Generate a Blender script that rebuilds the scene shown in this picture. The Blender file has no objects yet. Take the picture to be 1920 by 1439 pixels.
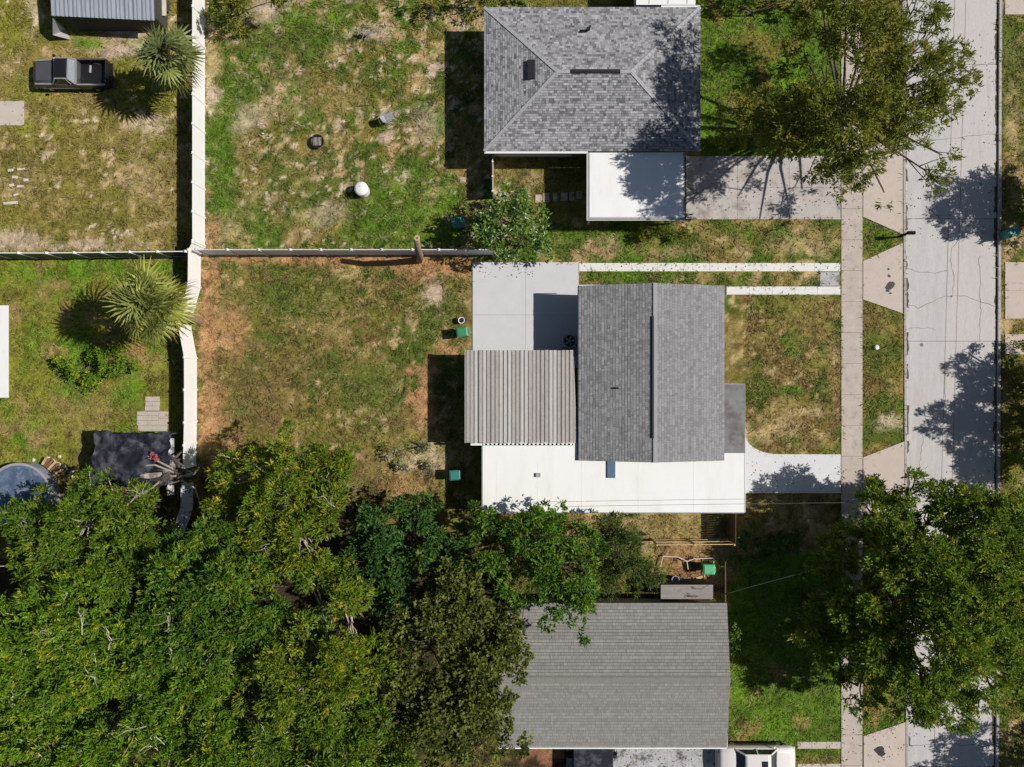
import bpy, math, random
import numpy as np
from mathutils import Vector, Matrix

random.seed(7)
rng = np.random.default_rng(7)
R = math.radians
sc = bpy.context.scene
col = sc.collection

# ------------------------------------------------------------------ camera
CAM_H = 48.0                 # drone height (m)
PPM = 28.0                   # photo pixels per metre at ground level
cam_d = bpy.data.cameras.new('camera')
cam = bpy.data.objects.new('camera', cam_d)
col.objects.link(cam)
cam.location = (0, 0, CAM_H)
cam.rotation_euler = (0, 0, 0)
cam_d.sensor_fit = 'HORIZONTAL'
cam_d.angle = 2 * math.atan(960 / PPM / CAM_H)
cam_d.clip_start = 0.5
cam_d.clip_end = 3000
sc.camera = cam

# ------------------------------------------------------------------ sky and sun
SUN_EL, SUN_AZ = R(44.5), R(4.0)      # azimuth from +X towards +Y
w = bpy.data.worlds.new('World')
sc.world = w
w.use_nodes = True
nt = w.node_tree
bg = nt.nodes['Background']
sky = nt.nodes.new('ShaderNodeTexSky')
sky.sky_type = 'NISHITA'
sky.sun_disc = False
sky.sun_elevation = SUN_EL
sky.sun_rotation = R(90) - SUN_AZ
nt.links.new(sky.outputs[0], bg.inputs[0])
bg.inputs[1].default_value = 0.05
sd = bpy.data.lights.new('sun', 'SUN')
sd.energy = 5.0
sd.angle = R(0.5)
sd.color = (1.0, 0.95, 0.88)
sun = bpy.data.objects.new('sun', sd)
col.objects.link(sun)
sun.location = (40, 3, 60)
sun.rotation_euler = Vector((-math.cos(SUN_EL) * math.cos(SUN_AZ), -math.cos(SUN_EL) * math.sin(SUN_AZ), -math.sin(SUN_EL))).to_track_quat('-Z', 'Y').to_euler()
sc.view_settings.view_transform = 'Standard'
sc.view_settings.look = 'None'
sc.view_settings.gamma = 1
sc.view_settings.exposure = -0.1
sc.cycles.max_bounces = 5
sc.cycles.diffuse_bounces = 2
sc.cycles.glossy_bounces = 2
sc.cycles.transmission_bounces = 2

# ------------------------------------------------------------------ helpers
def P(px, py, h=0.0):
    s = (CAM_H - h) / CAM_H / PPM
    return Vector(((px - 960) * s, (719.5 - py) * s, h))

ORIGIN = {}

def props(o, label=None, cat=None, group=None, kind=None):
    if label: o['label'] = label
    if cat: o['category'] = cat
    if group: o['group'] = group
    if kind: o['kind'] = kind
    return o

def thing(name, label, cat, loc=(0, 0, 0), group=None, rz=0.0):
    o = bpy.data.objects.new(name, None)
    col.objects.link(o)
    o.location = loc
    o.rotation_euler = (0, 0, rz)
    o.empty_display_size = 0.2
    ORIGIN[o.name] = Vector(loc)
    return props(o, label, cat, group)

def add_mesh(name, verts, faces, mat, parent=None, colors=None, smooth=False, local=False):
    org = Vector((0, 0, 0)) if (parent is None or local) else ORIGIN.get(parent.name, Vector((0, 0, 0)))
    me = bpy.data.meshes.new(name)
    if isinstance(verts, np.ndarray):
        v = verts.astype(np.float32) - np.array(org, dtype=np.float32)
        nv = len(v)
        faces = np.asarray(faces)
        k = faces.shape[1]; nf = len(faces)
        me.vertices.add(nv); me.vertices.foreach_set('co', v.ravel())
        me.loops.add(nf * k); me.loops.foreach_set('vertex_index', faces.astype(np.int32).ravel())
        me.polygons.add(nf)
        me.polygons.foreach_set('loop_start', np.arange(0, nf * k, k, dtype=np.int32))
        me.update(calc_edges=True)
    else:
        me.from_pydata([(p[0] - org.x, p[1] - org.y, p[2] - org.z) for p in verts], [], faces)
    if colors is not None:
        a = me.attributes.new('col', 'FLOAT_COLOR', 'POINT')
        c = np.ones((len(me.vertices), 4), dtype=np.float32)
        c[:, :3] = np.asarray(colors, dtype=np.float32)
        a.data.foreach_set('color', c.ravel())
    me.polygons.foreach_set('use_smooth', np.full(len(me.polygons), bool(smooth)))
    me.materials.append(mat)
    o = bpy.data.objects.new(name, me)
    col.objects.link(o)
    if parent is not None:
        o.parent = parent
        ORIGIN[o.name] = org
    return o

class MB:
    def __init__(s):
        s.v, s.f, s.c = [], [], None
    def quad(s, a, b, c, d):
        n = len(s.v); s.v += [tuple(a), tuple(b), tuple(c), tuple(d)]; s.f.append((n, n + 1, n + 2, n + 3)); return s
    def box(s, x0, y0, z0, x1, y1, z1):
        x0, x1 = min(x0, x1), max(x0, x1); y0, y1 = min(y0, y1), max(y0, y1); z0, z1 = min(z0, z1), max(z0, z1)
        n = len(s.v)
        s.v += [(x0, y0, z0), (x1, y0, z0), (x1, y1, z0), (x0, y1, z0), (x0, y0, z1), (x1, y0, z1), (x1, y1, z1), (x0, y1, z1)]
        s.f += [tuple(n + i for i in q) for q in ((0, 3, 2, 1), (4, 5, 6, 7), (0, 1, 5, 4), (1, 2, 6, 5), (2, 3, 7, 6), (3, 0, 4, 7))]
        return s
    def prism(s, pts, z0, z1):
        area = sum(pts[i][0] * pts[(i + 1) % len(pts)][1] - pts[(i + 1) % len(pts)][0] * pts[i][1] for i in range(len(pts)))
        if area < 0: pts = pts[::-1]
        n = len(s.v); k = len(pts)
        s.v += [(p[0], p[1], z0) for p in pts] + [(p[0], p[1], z1) for p in pts]
        s.f.append(tuple(n + i for i in range(k))[::-1]); s.f.append(tuple(n + k + i for i in range(k)))
        for i in range(k):
            j = (i + 1) % k
            s.f.append((n + i, n + j, n + k + j, n + k + i))
        return s
    def beam(s, a, b, wd, ht):
        """box along a-b, wd horizontal width, ht height (centred)"""
        a, b = Vector(a), Vector(b); d = (b - a).normalized()
        up = Vector((0, 0, 1)) if abs(d.z) < .95 else Vector((1, 0, 0))
        sd_ = d.cross(up).normalized() * wd / 2; u = sd_.cross(d).normalized() * ht / 2
        n = len(s.v)
        for p in (a, b):
            s.v += [tuple(p - sd_ - u), tuple(p + sd_ - u), tuple(p + sd_ + u), tuple(p - sd_ + u)]
        s.f += [tuple(n + i for i in q) for q in ((0, 1, 2, 3), (7, 6, 5, 4), (0, 4, 5, 1), (1, 5, 6, 2), (2, 6, 7, 3), (3, 7, 4, 0))]
        return s
    def tube(s, pts, rad, n=6, caps=True):
        pts = [Vector(p) for p in pts]
        if not hasattr(rad, '__len__'): rad = [rad] * len(pts)
        base = len(s.v)
        ref = None
        for i, p in enumerate(pts):
            d = (pts[min(i + 1, len(pts) - 1)] - pts[max(i - 1, 0)])
            d = d.normalized() if d.length > 1e-9 else Vector((0, 0, 1))
            if ref is None: ref = Vector((1, 0, 0)) if abs(d.x) < .8 else Vector((0, 1, 0))
            a = d.cross(ref).normalized(); b = d.cross(a).normalized(); ref = -b if False else ref
            for k in range(n):
                t = 2 * math.pi * k / n
                s.v.append(tuple(p + (a * math.cos(t) + b * math.sin(t)) * rad[i]))
        for i in range(len(pts) - 1):
            for k in range(n):
                q = base + i * n
                s.f.append((q + k, q + (k + 1) % n, q + n + (k + 1) % n, q + n + k))
        if caps:
            s.f.append(tuple(base + k for k in range(n))[::-1]); q = base + (len(pts) - 1) * n
            s.f.append(tuple(q + k for k in range(n)))
        return s
    def lathe(s, c, prof, n=24, axis='z', caps=True):
        base = len(s.v)
        for (r, z) in prof:
            for k in range(n):
                t = 2 * math.pi * k / n
                if axis == 'z': s.v.append((c[0] + r * math.cos(t), c[1] + r * math.sin(t), c[2] + z))
                else: s.v.append((c[0] + r * math.cos(t), c[1] + z, c[2] + r * math.sin(t)))
        for i in range(len(prof) - 1):
            for k in range(n):
                q = base + i * n
                s.f.append((q + k, q + (k + 1) % n, q + n + (k + 1) % n, q + n + k))
        if caps:
            s.f.append(tuple(base + k for k in range(n))[::-1]); q = base + (len(prof) - 1) * n
            s.f.append(tuple(q + k for k in range(n)))
        return s
    def loft(s, rings, caps=True):
        base = len(s.v); n = len(rings[0])
        for r in rings: s.v += [tuple(p) for p in r]
        for i in range(len(rings) - 1):
            for k in range(n):
                q = base + i * n
                s.f.append((q + k, q + (k + 1) % n, q + n + (k + 1) % n, q + n + k))
        if caps:
            s.f.append(tuple(base + k for k in range(n))[::-1]); q = base + (len(rings) - 1) * n
            s.f.append(tuple(q + k for k in range(n)))
        return s
    def build(s, name, mat, parent=None, smooth=False, local=False, colors=None, bevel=0):
        o = add_mesh(name, s.v, s.f, mat, parent, colors, smooth, local)
        if bevel:
            m = o.modifiers.new('bevel', 'BEVEL'); m.width = bevel; m.segments = 2; m.limit_method = 'ANGLE'
        return o

def copy_tree(o, parent=None):
    c = o.copy(); col.objects.link(c); c.parent = parent
    for ch in o.children: copy_tree(ch, c)
    return c

# ------------------------------------------------------------------ materials
def newmat(name):
    m = bpy.data.materials.new(name); m.use_nodes = True
    return m, m.node_tree, m.node_tree.nodes['Principled BSDF']

def mat(name, color, rough=0.7, var=0.15, scale=3.0, fine=0.12, fscale=40.0, bump=0.0, metal=0.0, spec=0.3, stretch=(1, 1, 1), stain=None, stain_scale=0.5, stain_lo=0.5, stain_hi=0.7):
    m, t, b = newmat(name)
    L = t.links.new
    geo = t.nodes.new('ShaderNodeNewGeometry')
    mp = t.nodes.new('ShaderNodeMapping'); mp.inputs['Scale'].default_value = stretch
    L(geo.outputs['Position'], mp.inputs['Vector'])
    n1 = t.nodes.new('ShaderNodeTexNoise'); n1.inputs['Scale'].default_value = scale; n1.inputs['Detail'].default_value = 5; n1.inputs['Roughness'].default_value = .65
    n2 = t.nodes.new('ShaderNodeTexNoise'); n2.inputs['Scale'].default_value = fscale; n2.inputs['Detail'].default_value = 3
    L(mp.outputs[0], n1.inputs['Vector']); L(mp.outputs[0], n2.inputs['Vector'])
    r1 = t.nodes.new('ShaderNodeMapRange'); r1.inputs[1].default_value = .25; r1.inputs[2].default_value = .75; r1.inputs[3].default_value = 1 - var; r1.inputs[4].default_value = 1 + var
    r2 = t.nodes.new('ShaderNodeMapRange'); r2.inputs[1].default_value = .25; r2.inputs[2].default_value = .75; r2.inputs[3].default_value = 1 - fine; r2.inputs[4].default_value = 1 + fine
    L(n1.outputs[0], r1.inputs[0]); L(n2.outputs[0], r2.inputs[0])
    mu = t.nodes.new('ShaderNodeMath'); mu.operation = 'MULTIPLY'; L(r1.outputs[0], mu.inputs[0]); L(r2.outputs[0], mu.inputs[1])
    vm = t.nodes.new('ShaderNodeVectorMath'); vm.operation = 'SCALE'; vm.inputs[0].default_value = color
    L(mu.outputs[0], vm.inputs['Scale'])
    out = vm.outputs[0]
    if stain:
        n3 = t.nodes.new('ShaderNodeTexNoise'); n3.inputs['Scale'].default_value = stain_scale; n3.inputs['Detail'].default_value = 7; n3.inputs['Roughness'].default_value = .7
        L(mp.outputs[0], n3.inputs['Vector'])
        r3 = t.nodes.new('ShaderNodeMapRange'); r3.inputs[1].default_value = stain_lo; r3.inputs[2].default_value = stain_hi; L(n3.outputs[0], r3.inputs[0])
        mx = t.nodes.new('ShaderNodeMix'); mx.data_type = 'RGBA'
        L(r3.outputs[0], mx.inputs[0]); L(out, mx.inputs[6]); mx.inputs[7].default_value = (*stain, 1)
        out = mx.outputs[2]
    L(out, b.inputs['Base Color'])
    b.inputs['Roughness'].default_value = rough; b.inputs['Metallic'].default_value = metal
    b.inputs['Specular IOR Level'].default_value = spec
    if bump:
        bp = t.nodes.new('ShaderNodeBump'); bp.inputs['Strength'].default_value = bump; bp.inputs['Distance'].default_value = .02
        L(n2.outputs[0], bp.inputs['Height']); L(bp.outputs[0], b.inputs['Normal'])
    return m

def attr_mat(name, rough=.7, fine=.15, fscale=30.0, spec=.25, transl=0.0, bump=0.0, mid=0.0, mscale=4.0):
    m, t, b = newmat(name); L = t.links.new
    at = t.nodes.new('ShaderNodeAttribute'); at.attribute_name = 'col'
    geo = t.nodes.new('ShaderNodeNewGeometry')
    n2 = t.nodes.new('ShaderNodeTexNoise'); n2.inputs['Scale'].default_value = fscale; n2.inputs['Detail'].default_value = 4; n2.inputs['Roughness'].default_value = .65
    L(geo.outputs['Position'], n2.inputs['Vector'])
    r2 = t.nodes.new('ShaderNodeMapRange'); r2.inputs[1].default_value = .28; r2.inputs[2].default_value = .72; r2.inputs[3].default_value = 1 - fine; r2.inputs[4].default_value = 1 + fine
    L(n2.outputs[0], r2.inputs[0])
    f = r2.outputs[0]
    if mid:
        n3 = t.nodes.new('ShaderNodeTexNoise'); n3.inputs['Scale'].default_value = mscale; n3.inputs['Detail'].default_value = 4; n3.inputs['Roughness'].default_value = .7; n3.inputs['Distortion'].default_value = 1.0
        L(geo.outputs['Position'], n3.inputs['Vector'])
        r3 = t.nodes.new('ShaderNodeMapRange'); r3.inputs[1].default_value = .28; r3.inputs[2].default_value = .72; r3.inputs[3].default_value = 1 - mid; r3.inputs[4].default_value = 1 + mid
        L(n3.outputs[0], r3.inputs[0])
        mm = t.nodes.new('ShaderNodeMath'); mm.operation = 'MULTIPLY'; L(f, mm.inputs[0]); L(r3.outputs[0], mm.inputs[1]); f = mm.outputs[0]
    vm = t.nodes.new('ShaderNodeVectorMath'); vm.operation = 'SCALE'
    L(at.outputs['Color'], vm.inputs[0]); L(f, vm.inputs['Scale'])
    L(vm.outputs[0], b.inputs['Base Color'])
    b.inputs['Roughness'].default_value = rough; b.inputs['Specular IOR Level'].default_value = spec
    if bump:
        bp = t.nodes.new('ShaderNodeBump'); bp.inputs['Strength'].default_value = bump; bp.inputs['Distance'].default_value = .012
        L(n2.outputs[0], bp.inputs['Height']); L(bp.outputs[0], b.inputs['Normal'])
    if transl:
        tr = t.nodes.new('ShaderNodeBsdfTranslucent'); L(vm.outputs[0], tr.inputs['Color'])
        mx = t.nodes.new('ShaderNodeMixShader'); mx.inputs[0].default_value = transl
        L(b.outputs[0], mx.inputs[1]); L(tr.outputs[0], mx.inputs[2])
        L(mx.outputs[0], t.nodes['Material Output'].inputs['Surface'])
    return m

def glass_mat(name, color, rough=.08):
    m, t, b = newmat(name)
    b.inputs['Base Color'].default_value = (*color, 1); b.inputs['Roughness'].default_value = rough
    b.inputs['Specular IOR Level'].default_value = .6; b.inputs['Coat Weight'].default_value = .5
    return m

M = {}
M['ground'] = attr_mat('ground', .95, .42, 9, .1, bump=1.0, mid=.30, mscale=2.6)
M['grass'] = attr_mat('grass_blades', .8, .1, 20, .15, transl=.25)
M['leaf'] = attr_mat('leaves', .5, .08, 8, .35, transl=.38)
M['leaf_gloss'] = attr_mat('glossy_leaves', .35, .08, 8, .6, transl=.15)
M['palm'] = attr_mat('palm_fronds', .45, .1, 10, .4, transl=.2)
M['shingle'] = attr_mat('shingles', .9, .2, 26, .15, bump=.2)
M['bark'] = mat('bark', (.13, .10, .075), .95, .35, 3, .3, 22, .6)
M['twig'] = mat('grey_twigs', (.50, .45, .38), .9, .25, 4)
M['concrete'] = mat('new_concrete', (.56, .56, .575), .8, .05, 1.2, .05, 30, .1, stain=(.46, .46, .47), stain_scale=.6, stain_lo=.55, stain_hi=.85)
M['concrete_white'] = mat('pale_concrete', (.70, .69, .67), .8, .06, 1.2, .05, 30, .1, stain=(.52, .50, .47), stain_scale=1.1, stain_lo=.56, stain_hi=.8)
M['concrete_pale'] = mat('fresh_concrete', (.64, .645, .665), .8, .05, 1.2, .05, 30, .1, stain=(.54, .54, .56), stain_scale=.6, stain_lo=.55, stain_hi=.85)
M['walk'] = mat('old_sidewalk', (.475, .41, .362), .9, .13, 1.3, .12, 25, .25, stain=(.27, .235, .22), stain_scale=1.6, stain_lo=.53, stain_hi=.78)
M['apron'] = mat('old_apron', (.52, .445, .395), .9, .1, 1.1, .1, 25, .25, stain=(.30, .26, .24), stain_scale=1.1, stain_lo=.55, stain_hi=.8)
M['road'] = mat('road_concrete', (.515, .485, .475), .85, .10, 1.1, .10, 22, .2, stretch=(1.6, .25, 1), stain=(.40, .365, .35), stain_scale=1.1, stain_lo=.52, stain_hi=.78)
M['road2'] = mat('road_concrete_grey', (.495, .48, .475), .85, .10, 1.1, .10, 22, .2, stretch=(1.6, .25, 1), stain=(.44, .40, .385), stain_scale=1.0, stain_lo=.5, stain_hi=.75)
M['kerb'] = mat('kerb_concrete', (.43, .40, .38), .9, .2, 1.5, .15, 25, .2, stain=(.2, .18, .17), stain_scale=1.5)
M['crack'] = mat('crack_filler', (.19, .175, .17), .9, .3, 6)
M['gutter_dirt'] = mat('gutter_dirt', (.10, .08, .06), .95, .5, 5, .4, 20)
M['oil'] = mat('oil_stain', (.035, .03, .03), .6, .4, 6)
M['drive_old'] = mat('driveway_old', (.46, .425, .405), .9, .15, .8, .12, 25, .2, stain=(.24, .21, .2), stain_scale=.9)
M['slab_dirty'] = mat('dirty_slab', (.42, .41, .42), .9, .25, 1.2, .2, 18, .2, stain=(.12, .10, .09), stain_scale=1.3, stain_lo=.52, stain_hi=.62)
M['white_roof'] = mat('white_membrane', (.80, .80, .79), .6, .025, .8, .02, 20, .05, stain=(.74, .73, .70), stain_scale=.5, stretch=(1.5, .4, 1))
M['white_trim'] = mat('white_trim', (.78, .78, .76), .5, .04, 2)
M['grey_trim'] = mat('grey_trim', (.33, .33, .34), .5, .1, 2)
M['felt_shade'] = mat('felt_shadow_lines', (.055, .055, .06), .95, .2, 3)  # near-black underlay; where bared it is the painted shadow line of a course
M['fascia'] = mat('roof_edge', (.26, .26, .27), .7, .1, 3)
M['stucco'] = mat('stucco', (.60, .58, .54), .9, .06, 2, .06, 60, .3)
M['stucco_tan'] = mat('tan_stucco', (.42, .36, .29), .9, .06, 2, .06, 60, .3)
M['glass'] = glass_mat('window_glass', (.02, .025, .03))
M['black'] = mat('black_plastic', (.018, .018, .02), .5, .1, 3)
M['vinyl'] = mat('white_vinyl', (.80, .80, .79), .4, .03, 1.0, .02, 30)
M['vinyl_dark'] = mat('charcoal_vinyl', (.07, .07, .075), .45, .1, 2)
M['vinyl_grey'] = mat('grey_vinyl', (.66, .67, .70), .45, .06, 2)
M['vinyl_grime'] = mat('grimy_vinyl', (.62, .62, .64), .4, .1, 2, .1, 12, stain=(.2, .2, .23), stain_scale=2.2, stain_lo=.5, stain_hi=.62)
M['pan'] = mat('weathered_aluminium', (.40, .375, .355), .55, .22, 1.1, .16, 12, .15, spec=.3, stretch=(2.2, .55, 1), stain=(.24, .205, .18), stain_scale=1.1, stain_lo=.52, stain_hi=.78)
M['pan_light'] = mat('pale_aluminium', (.50, .485, .47), .5, .16, 1.1, .12, 12, .15, spec=.3, stretch=(2.2, .55, 1), stain=(.32, .29, .27), stain_scale=1.1, stain_lo=.52, stain_hi=.8)
M['pan_rib'] = mat('aluminium_rib', (.15, .135, .125), .6, .2, 2)
M['porch'] = mat('grey_rolled_roof', (.215, .215, .215), .9, .18, 1.2, .14, 20, .2, stain=(.115, .10, .095), stain_scale=.8, stain_lo=.45, stain_hi=.66)
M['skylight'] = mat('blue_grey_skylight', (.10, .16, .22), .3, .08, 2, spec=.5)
M['metal_blue'] = mat('blue_grey_metal_roof', (.33, .36, .42), .45, .12, .9, .1, 10, stretch=(6, .3, 1), metal=.2, stain=(.24, .25, .27), stain_scale=1.0)
M['dark_wood'] = mat('dark_weathered_wood', (.06, .055, .05), .85, .3, 2, .2, 14, .3, stretch=(.6, 3, 3))
M['wood'] = mat('pale_timber', (.56, .41, .21), .8, .25, 3, .2, 20, .2)
M['wood_brown'] = mat('brown_timber', (.20, .12, .07), .85, .25, 3, .2, 20, .2)
M['ply'] = mat('grey_plywood', (.27, .245, .24), .85, .15, 1.6, .15, 16, .2, stretch=(.6, 2, 1), stain=(.05, .045, .045), stain_scale=1.7, stain_lo=.6, stain_hi=.65)
M['bin_green'] = mat('green_plastic', (.05, .24, .11), .45, .08, 3, spec=.4)
M['bin_teal'] = mat('teal_plastic', (.04, .20, .17), .45, .08, 3, spec=.4)
M['bin_bright'] = mat('bright_green_plastic', (.10, .45, .22), .45, .08, 3, spec=.4)
M['black_matte'] = mat('black_matte', (.012, .012, .012), .95, .1, 3, spec=.05)
M['rubber'] = mat('tyre_rubber', (.02, .02, .02), .85)
M['steel'] = mat('bare_steel', (.45, .45, .46), .35, .1, 5, metal=.8)
M['truck'] = mat('charcoal_paint', (.075, .075, .085), .38, .08, 2, spec=.5)
M['truck_black'] = mat('black_paint', (.014, .014, .017), .35, .05, 2, spec=.5)
M['truck_silver'] = mat('silver_paint', (.36, .36, .36), .35, .06, 2, metal=.3)
M['car_white'] = mat('white_car_paint', (.70, .665, .65), .25, .03, 1, spec=.5)
M['lamp'] = mat('lamp_lens', (.6, .6, .6), .2)
M['lamp_red'] = mat('tail_lens', (.07, .01, .01), .3)
M['tarp'] = mat('dark_tarp', (.016, .019, .028), .55, .3, 1.3, .15, 10, .4, stain=(.11, .115, .14), stain_scale=1.3, stain_lo=.48, stain_hi=.74)  # pale streaks in the colour stand in for highlights on the wrinkles
M['pool'] = mat('blue_pool_cover', (.085, .125, .20), .3, .3, 1.5, .1, 10, stain=(.27, .31, .40), stain_scale=1.2, stain_lo=.48, stain_hi=.68, spec=.5)
M['paver'] = mat('pale_paver', (.48, .42, .37), .9, .12, 2, .12, 25, .3)
M['stone'] = mat('pale_stone', (.62, .55, .47), .9, .15, 3, .1, 25, .3)
M['slab_spot'] = mat('spotted_concrete', (.52, .46, .39), .9, .1, 2, .1, 25, .2, stain=(.05, .045, .04), stain_scale=3.2, stain_lo=.62, stain_hi=.66)
M['plastic_grey'] = mat('grey_plastic', (.33, .33, .35), .5, .1, 3)
M['plastic_white'] = mat('white_plastic', (.78, .78, .76), .45, .04, 3)
M['dead'] = mat('dead_frond', (.10, .082, .075), .8, .4, 3, .2, 14)
M['dead_pale'] = mat('pale_dead_frond', (.42, .37, .32), .8, .3, 3, .2, 14)
M['red'] = mat('faded_red_cloth', (.26, .07, .075), .8, .2, 3)
M['cable'] = mat('cable_sheath', (.12, .12, .115), .8)
M['trunk_pale'] = mat('dead_trunk', (.26, .20, .15), .9, .3, 4, .2, 20, .4)
M['cut_wood'] = mat('cut_wood', (.5, .33, .17), .8, .15, 8)
M['rust'] = mat('rusty_pipe', (.22, .15, .12), .8, .3, 4)
M['blue_white'] = mat('blue_white_plastic', (.35, .38, .55), .6, .5, 6)

# ------------------------------------------------------------------ ground colours
def vnoise(x, y, scale, seed):
    g = np.random.default_rng(seed).random((256, 256))
    u = x / scale + 50.3; v = y / scale + 70.7
    i = np.floor(u).astype(int); j = np.floor(v).astype(int)
    fu = u - i; fv = v - j
    fu = fu * fu * (3 - 2 * fu); fv = fv * fv * (3 - 2 * fv)
    a = g[i % 256, j % 256]; b = g[(i + 1) % 256, j % 256]; c = g[i % 256, (j + 1) % 256]; d = g[(i + 1) % 256, (j + 1) % 256]
    return (a * (1 - fu) + b * fu) * (1 - fv) + (c * (1 - fu) + d * fu) * fv

def fbm(x, y, scale, seed, n=4):
    s = 0; a = 1; t = 0
    for k in range(n):
        s = s + a * vnoise(x, y, scale / 2 ** k, seed + 13 * k); t += a; a *= .6
    s = s / t
    return np.clip((s - .5) * 1.7 + .5, 0, 1)

GB = (.080, .142, .014); GM = (.086, .116, .019); GO = (.150, .138, .030); GY = (.188, .188, .028); DRY = (.235, .183, .062)
TAN = (.36, .27, .135); SAND = (.52, .42, .29); DIRT = (.35, .20, .095); BROWN = (.165, .115, .042); GD = (.05, .10, .012); GBR = (.104, .190, .014); PINK = (.44, .34, .25); OCH = (.205, .172, .042)
# zone: rect, base, layers (colour, noise scale px, threshold, softness, seed)
ZONES = [
    ((-900, -900, 372, 474), OCH, [(GO, 90, .42, .3, 1), (DRY, 60, .56, .2, 2), (GY, 110, .58, .2, 3), (TAN, 18, .72, .12, 4), (SAND, 14, .86, .06, 5)]),
    ((372, -900, 1000, 470), GM, [(GO, 60, .42, .2, 11), (DRY, 50, .56, .16, 12), (GB, 85, .54, .2, 15), (TAN, 20, .66, .10, 13), (PINK, 15, .76, .07, 14), (GD, 24, .72, .12, 17), (SAND, 10, .84, .05, 16)]),
    ((-900, 478, 366, 880), GY, [(GBR, 80, .46, .3, 21), (GO, 60, .55, .25, 22), (DRY, 44, .68, .15, 23)]),
    ((366, 474, 890, 935), GO, [(DRY, 50, .44, .2, 31), (BROWN, 30, .58, .2, 32), (GM, 60, .56, .2, 33), (TAN, 14, .72, .1, 34), (GD, 16, .78, .1, 35)]),
    ((880, 405, 1580, 540), GM, [(DRY, 40, .48, .2, 41), (TAN, 26, .66, .1, 42), (GB, 60, .56, .2, 43)]),
    ((1310, 15, 1600, 300), GB, [(GBR, 60, .5, .3, 51), (GO, 60, .62, .2, 52)]),
    ((1355, 550, 1580, 856), BROWN, [(GO, 50, .42, .25, 61), (DRY, 30, .54, .2, 62), (GM, 50, .60, .15, 63), (TAN, 13, .72, .1, 64)]),
    ((1612, 400, 1700, 960), GO, [(GM, 50, .45, .25, 71), (DRY, 36, .6, .15, 72), (BROWN, 40, .6, .2, 73)]),
    ((1862, -900, 3000, 2400), GO, [(GM, 50, .45, .25, 81), (DRY, 36, .58, .15, 82), (TAN, 30, .7, .1, 83)]),
    ((900, 925, 1580, 1050), DRY, [(BROWN, 50, .45, .25, 91), (TAN, 34, .6, .15, 92), (GM, 50, .66, .12, 93)]),
    ((1365, 1040, 1600, 1420), GB, [(GBR, 60, .45, .3, 101), (DRY, 46, .70, .15, 102)]),
    ((1600, 1300, 1705, 1380), GB, [(GBR, 60, .45, .3, 111), (DRY, 30, .66, .15, 112)]),
]
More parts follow.
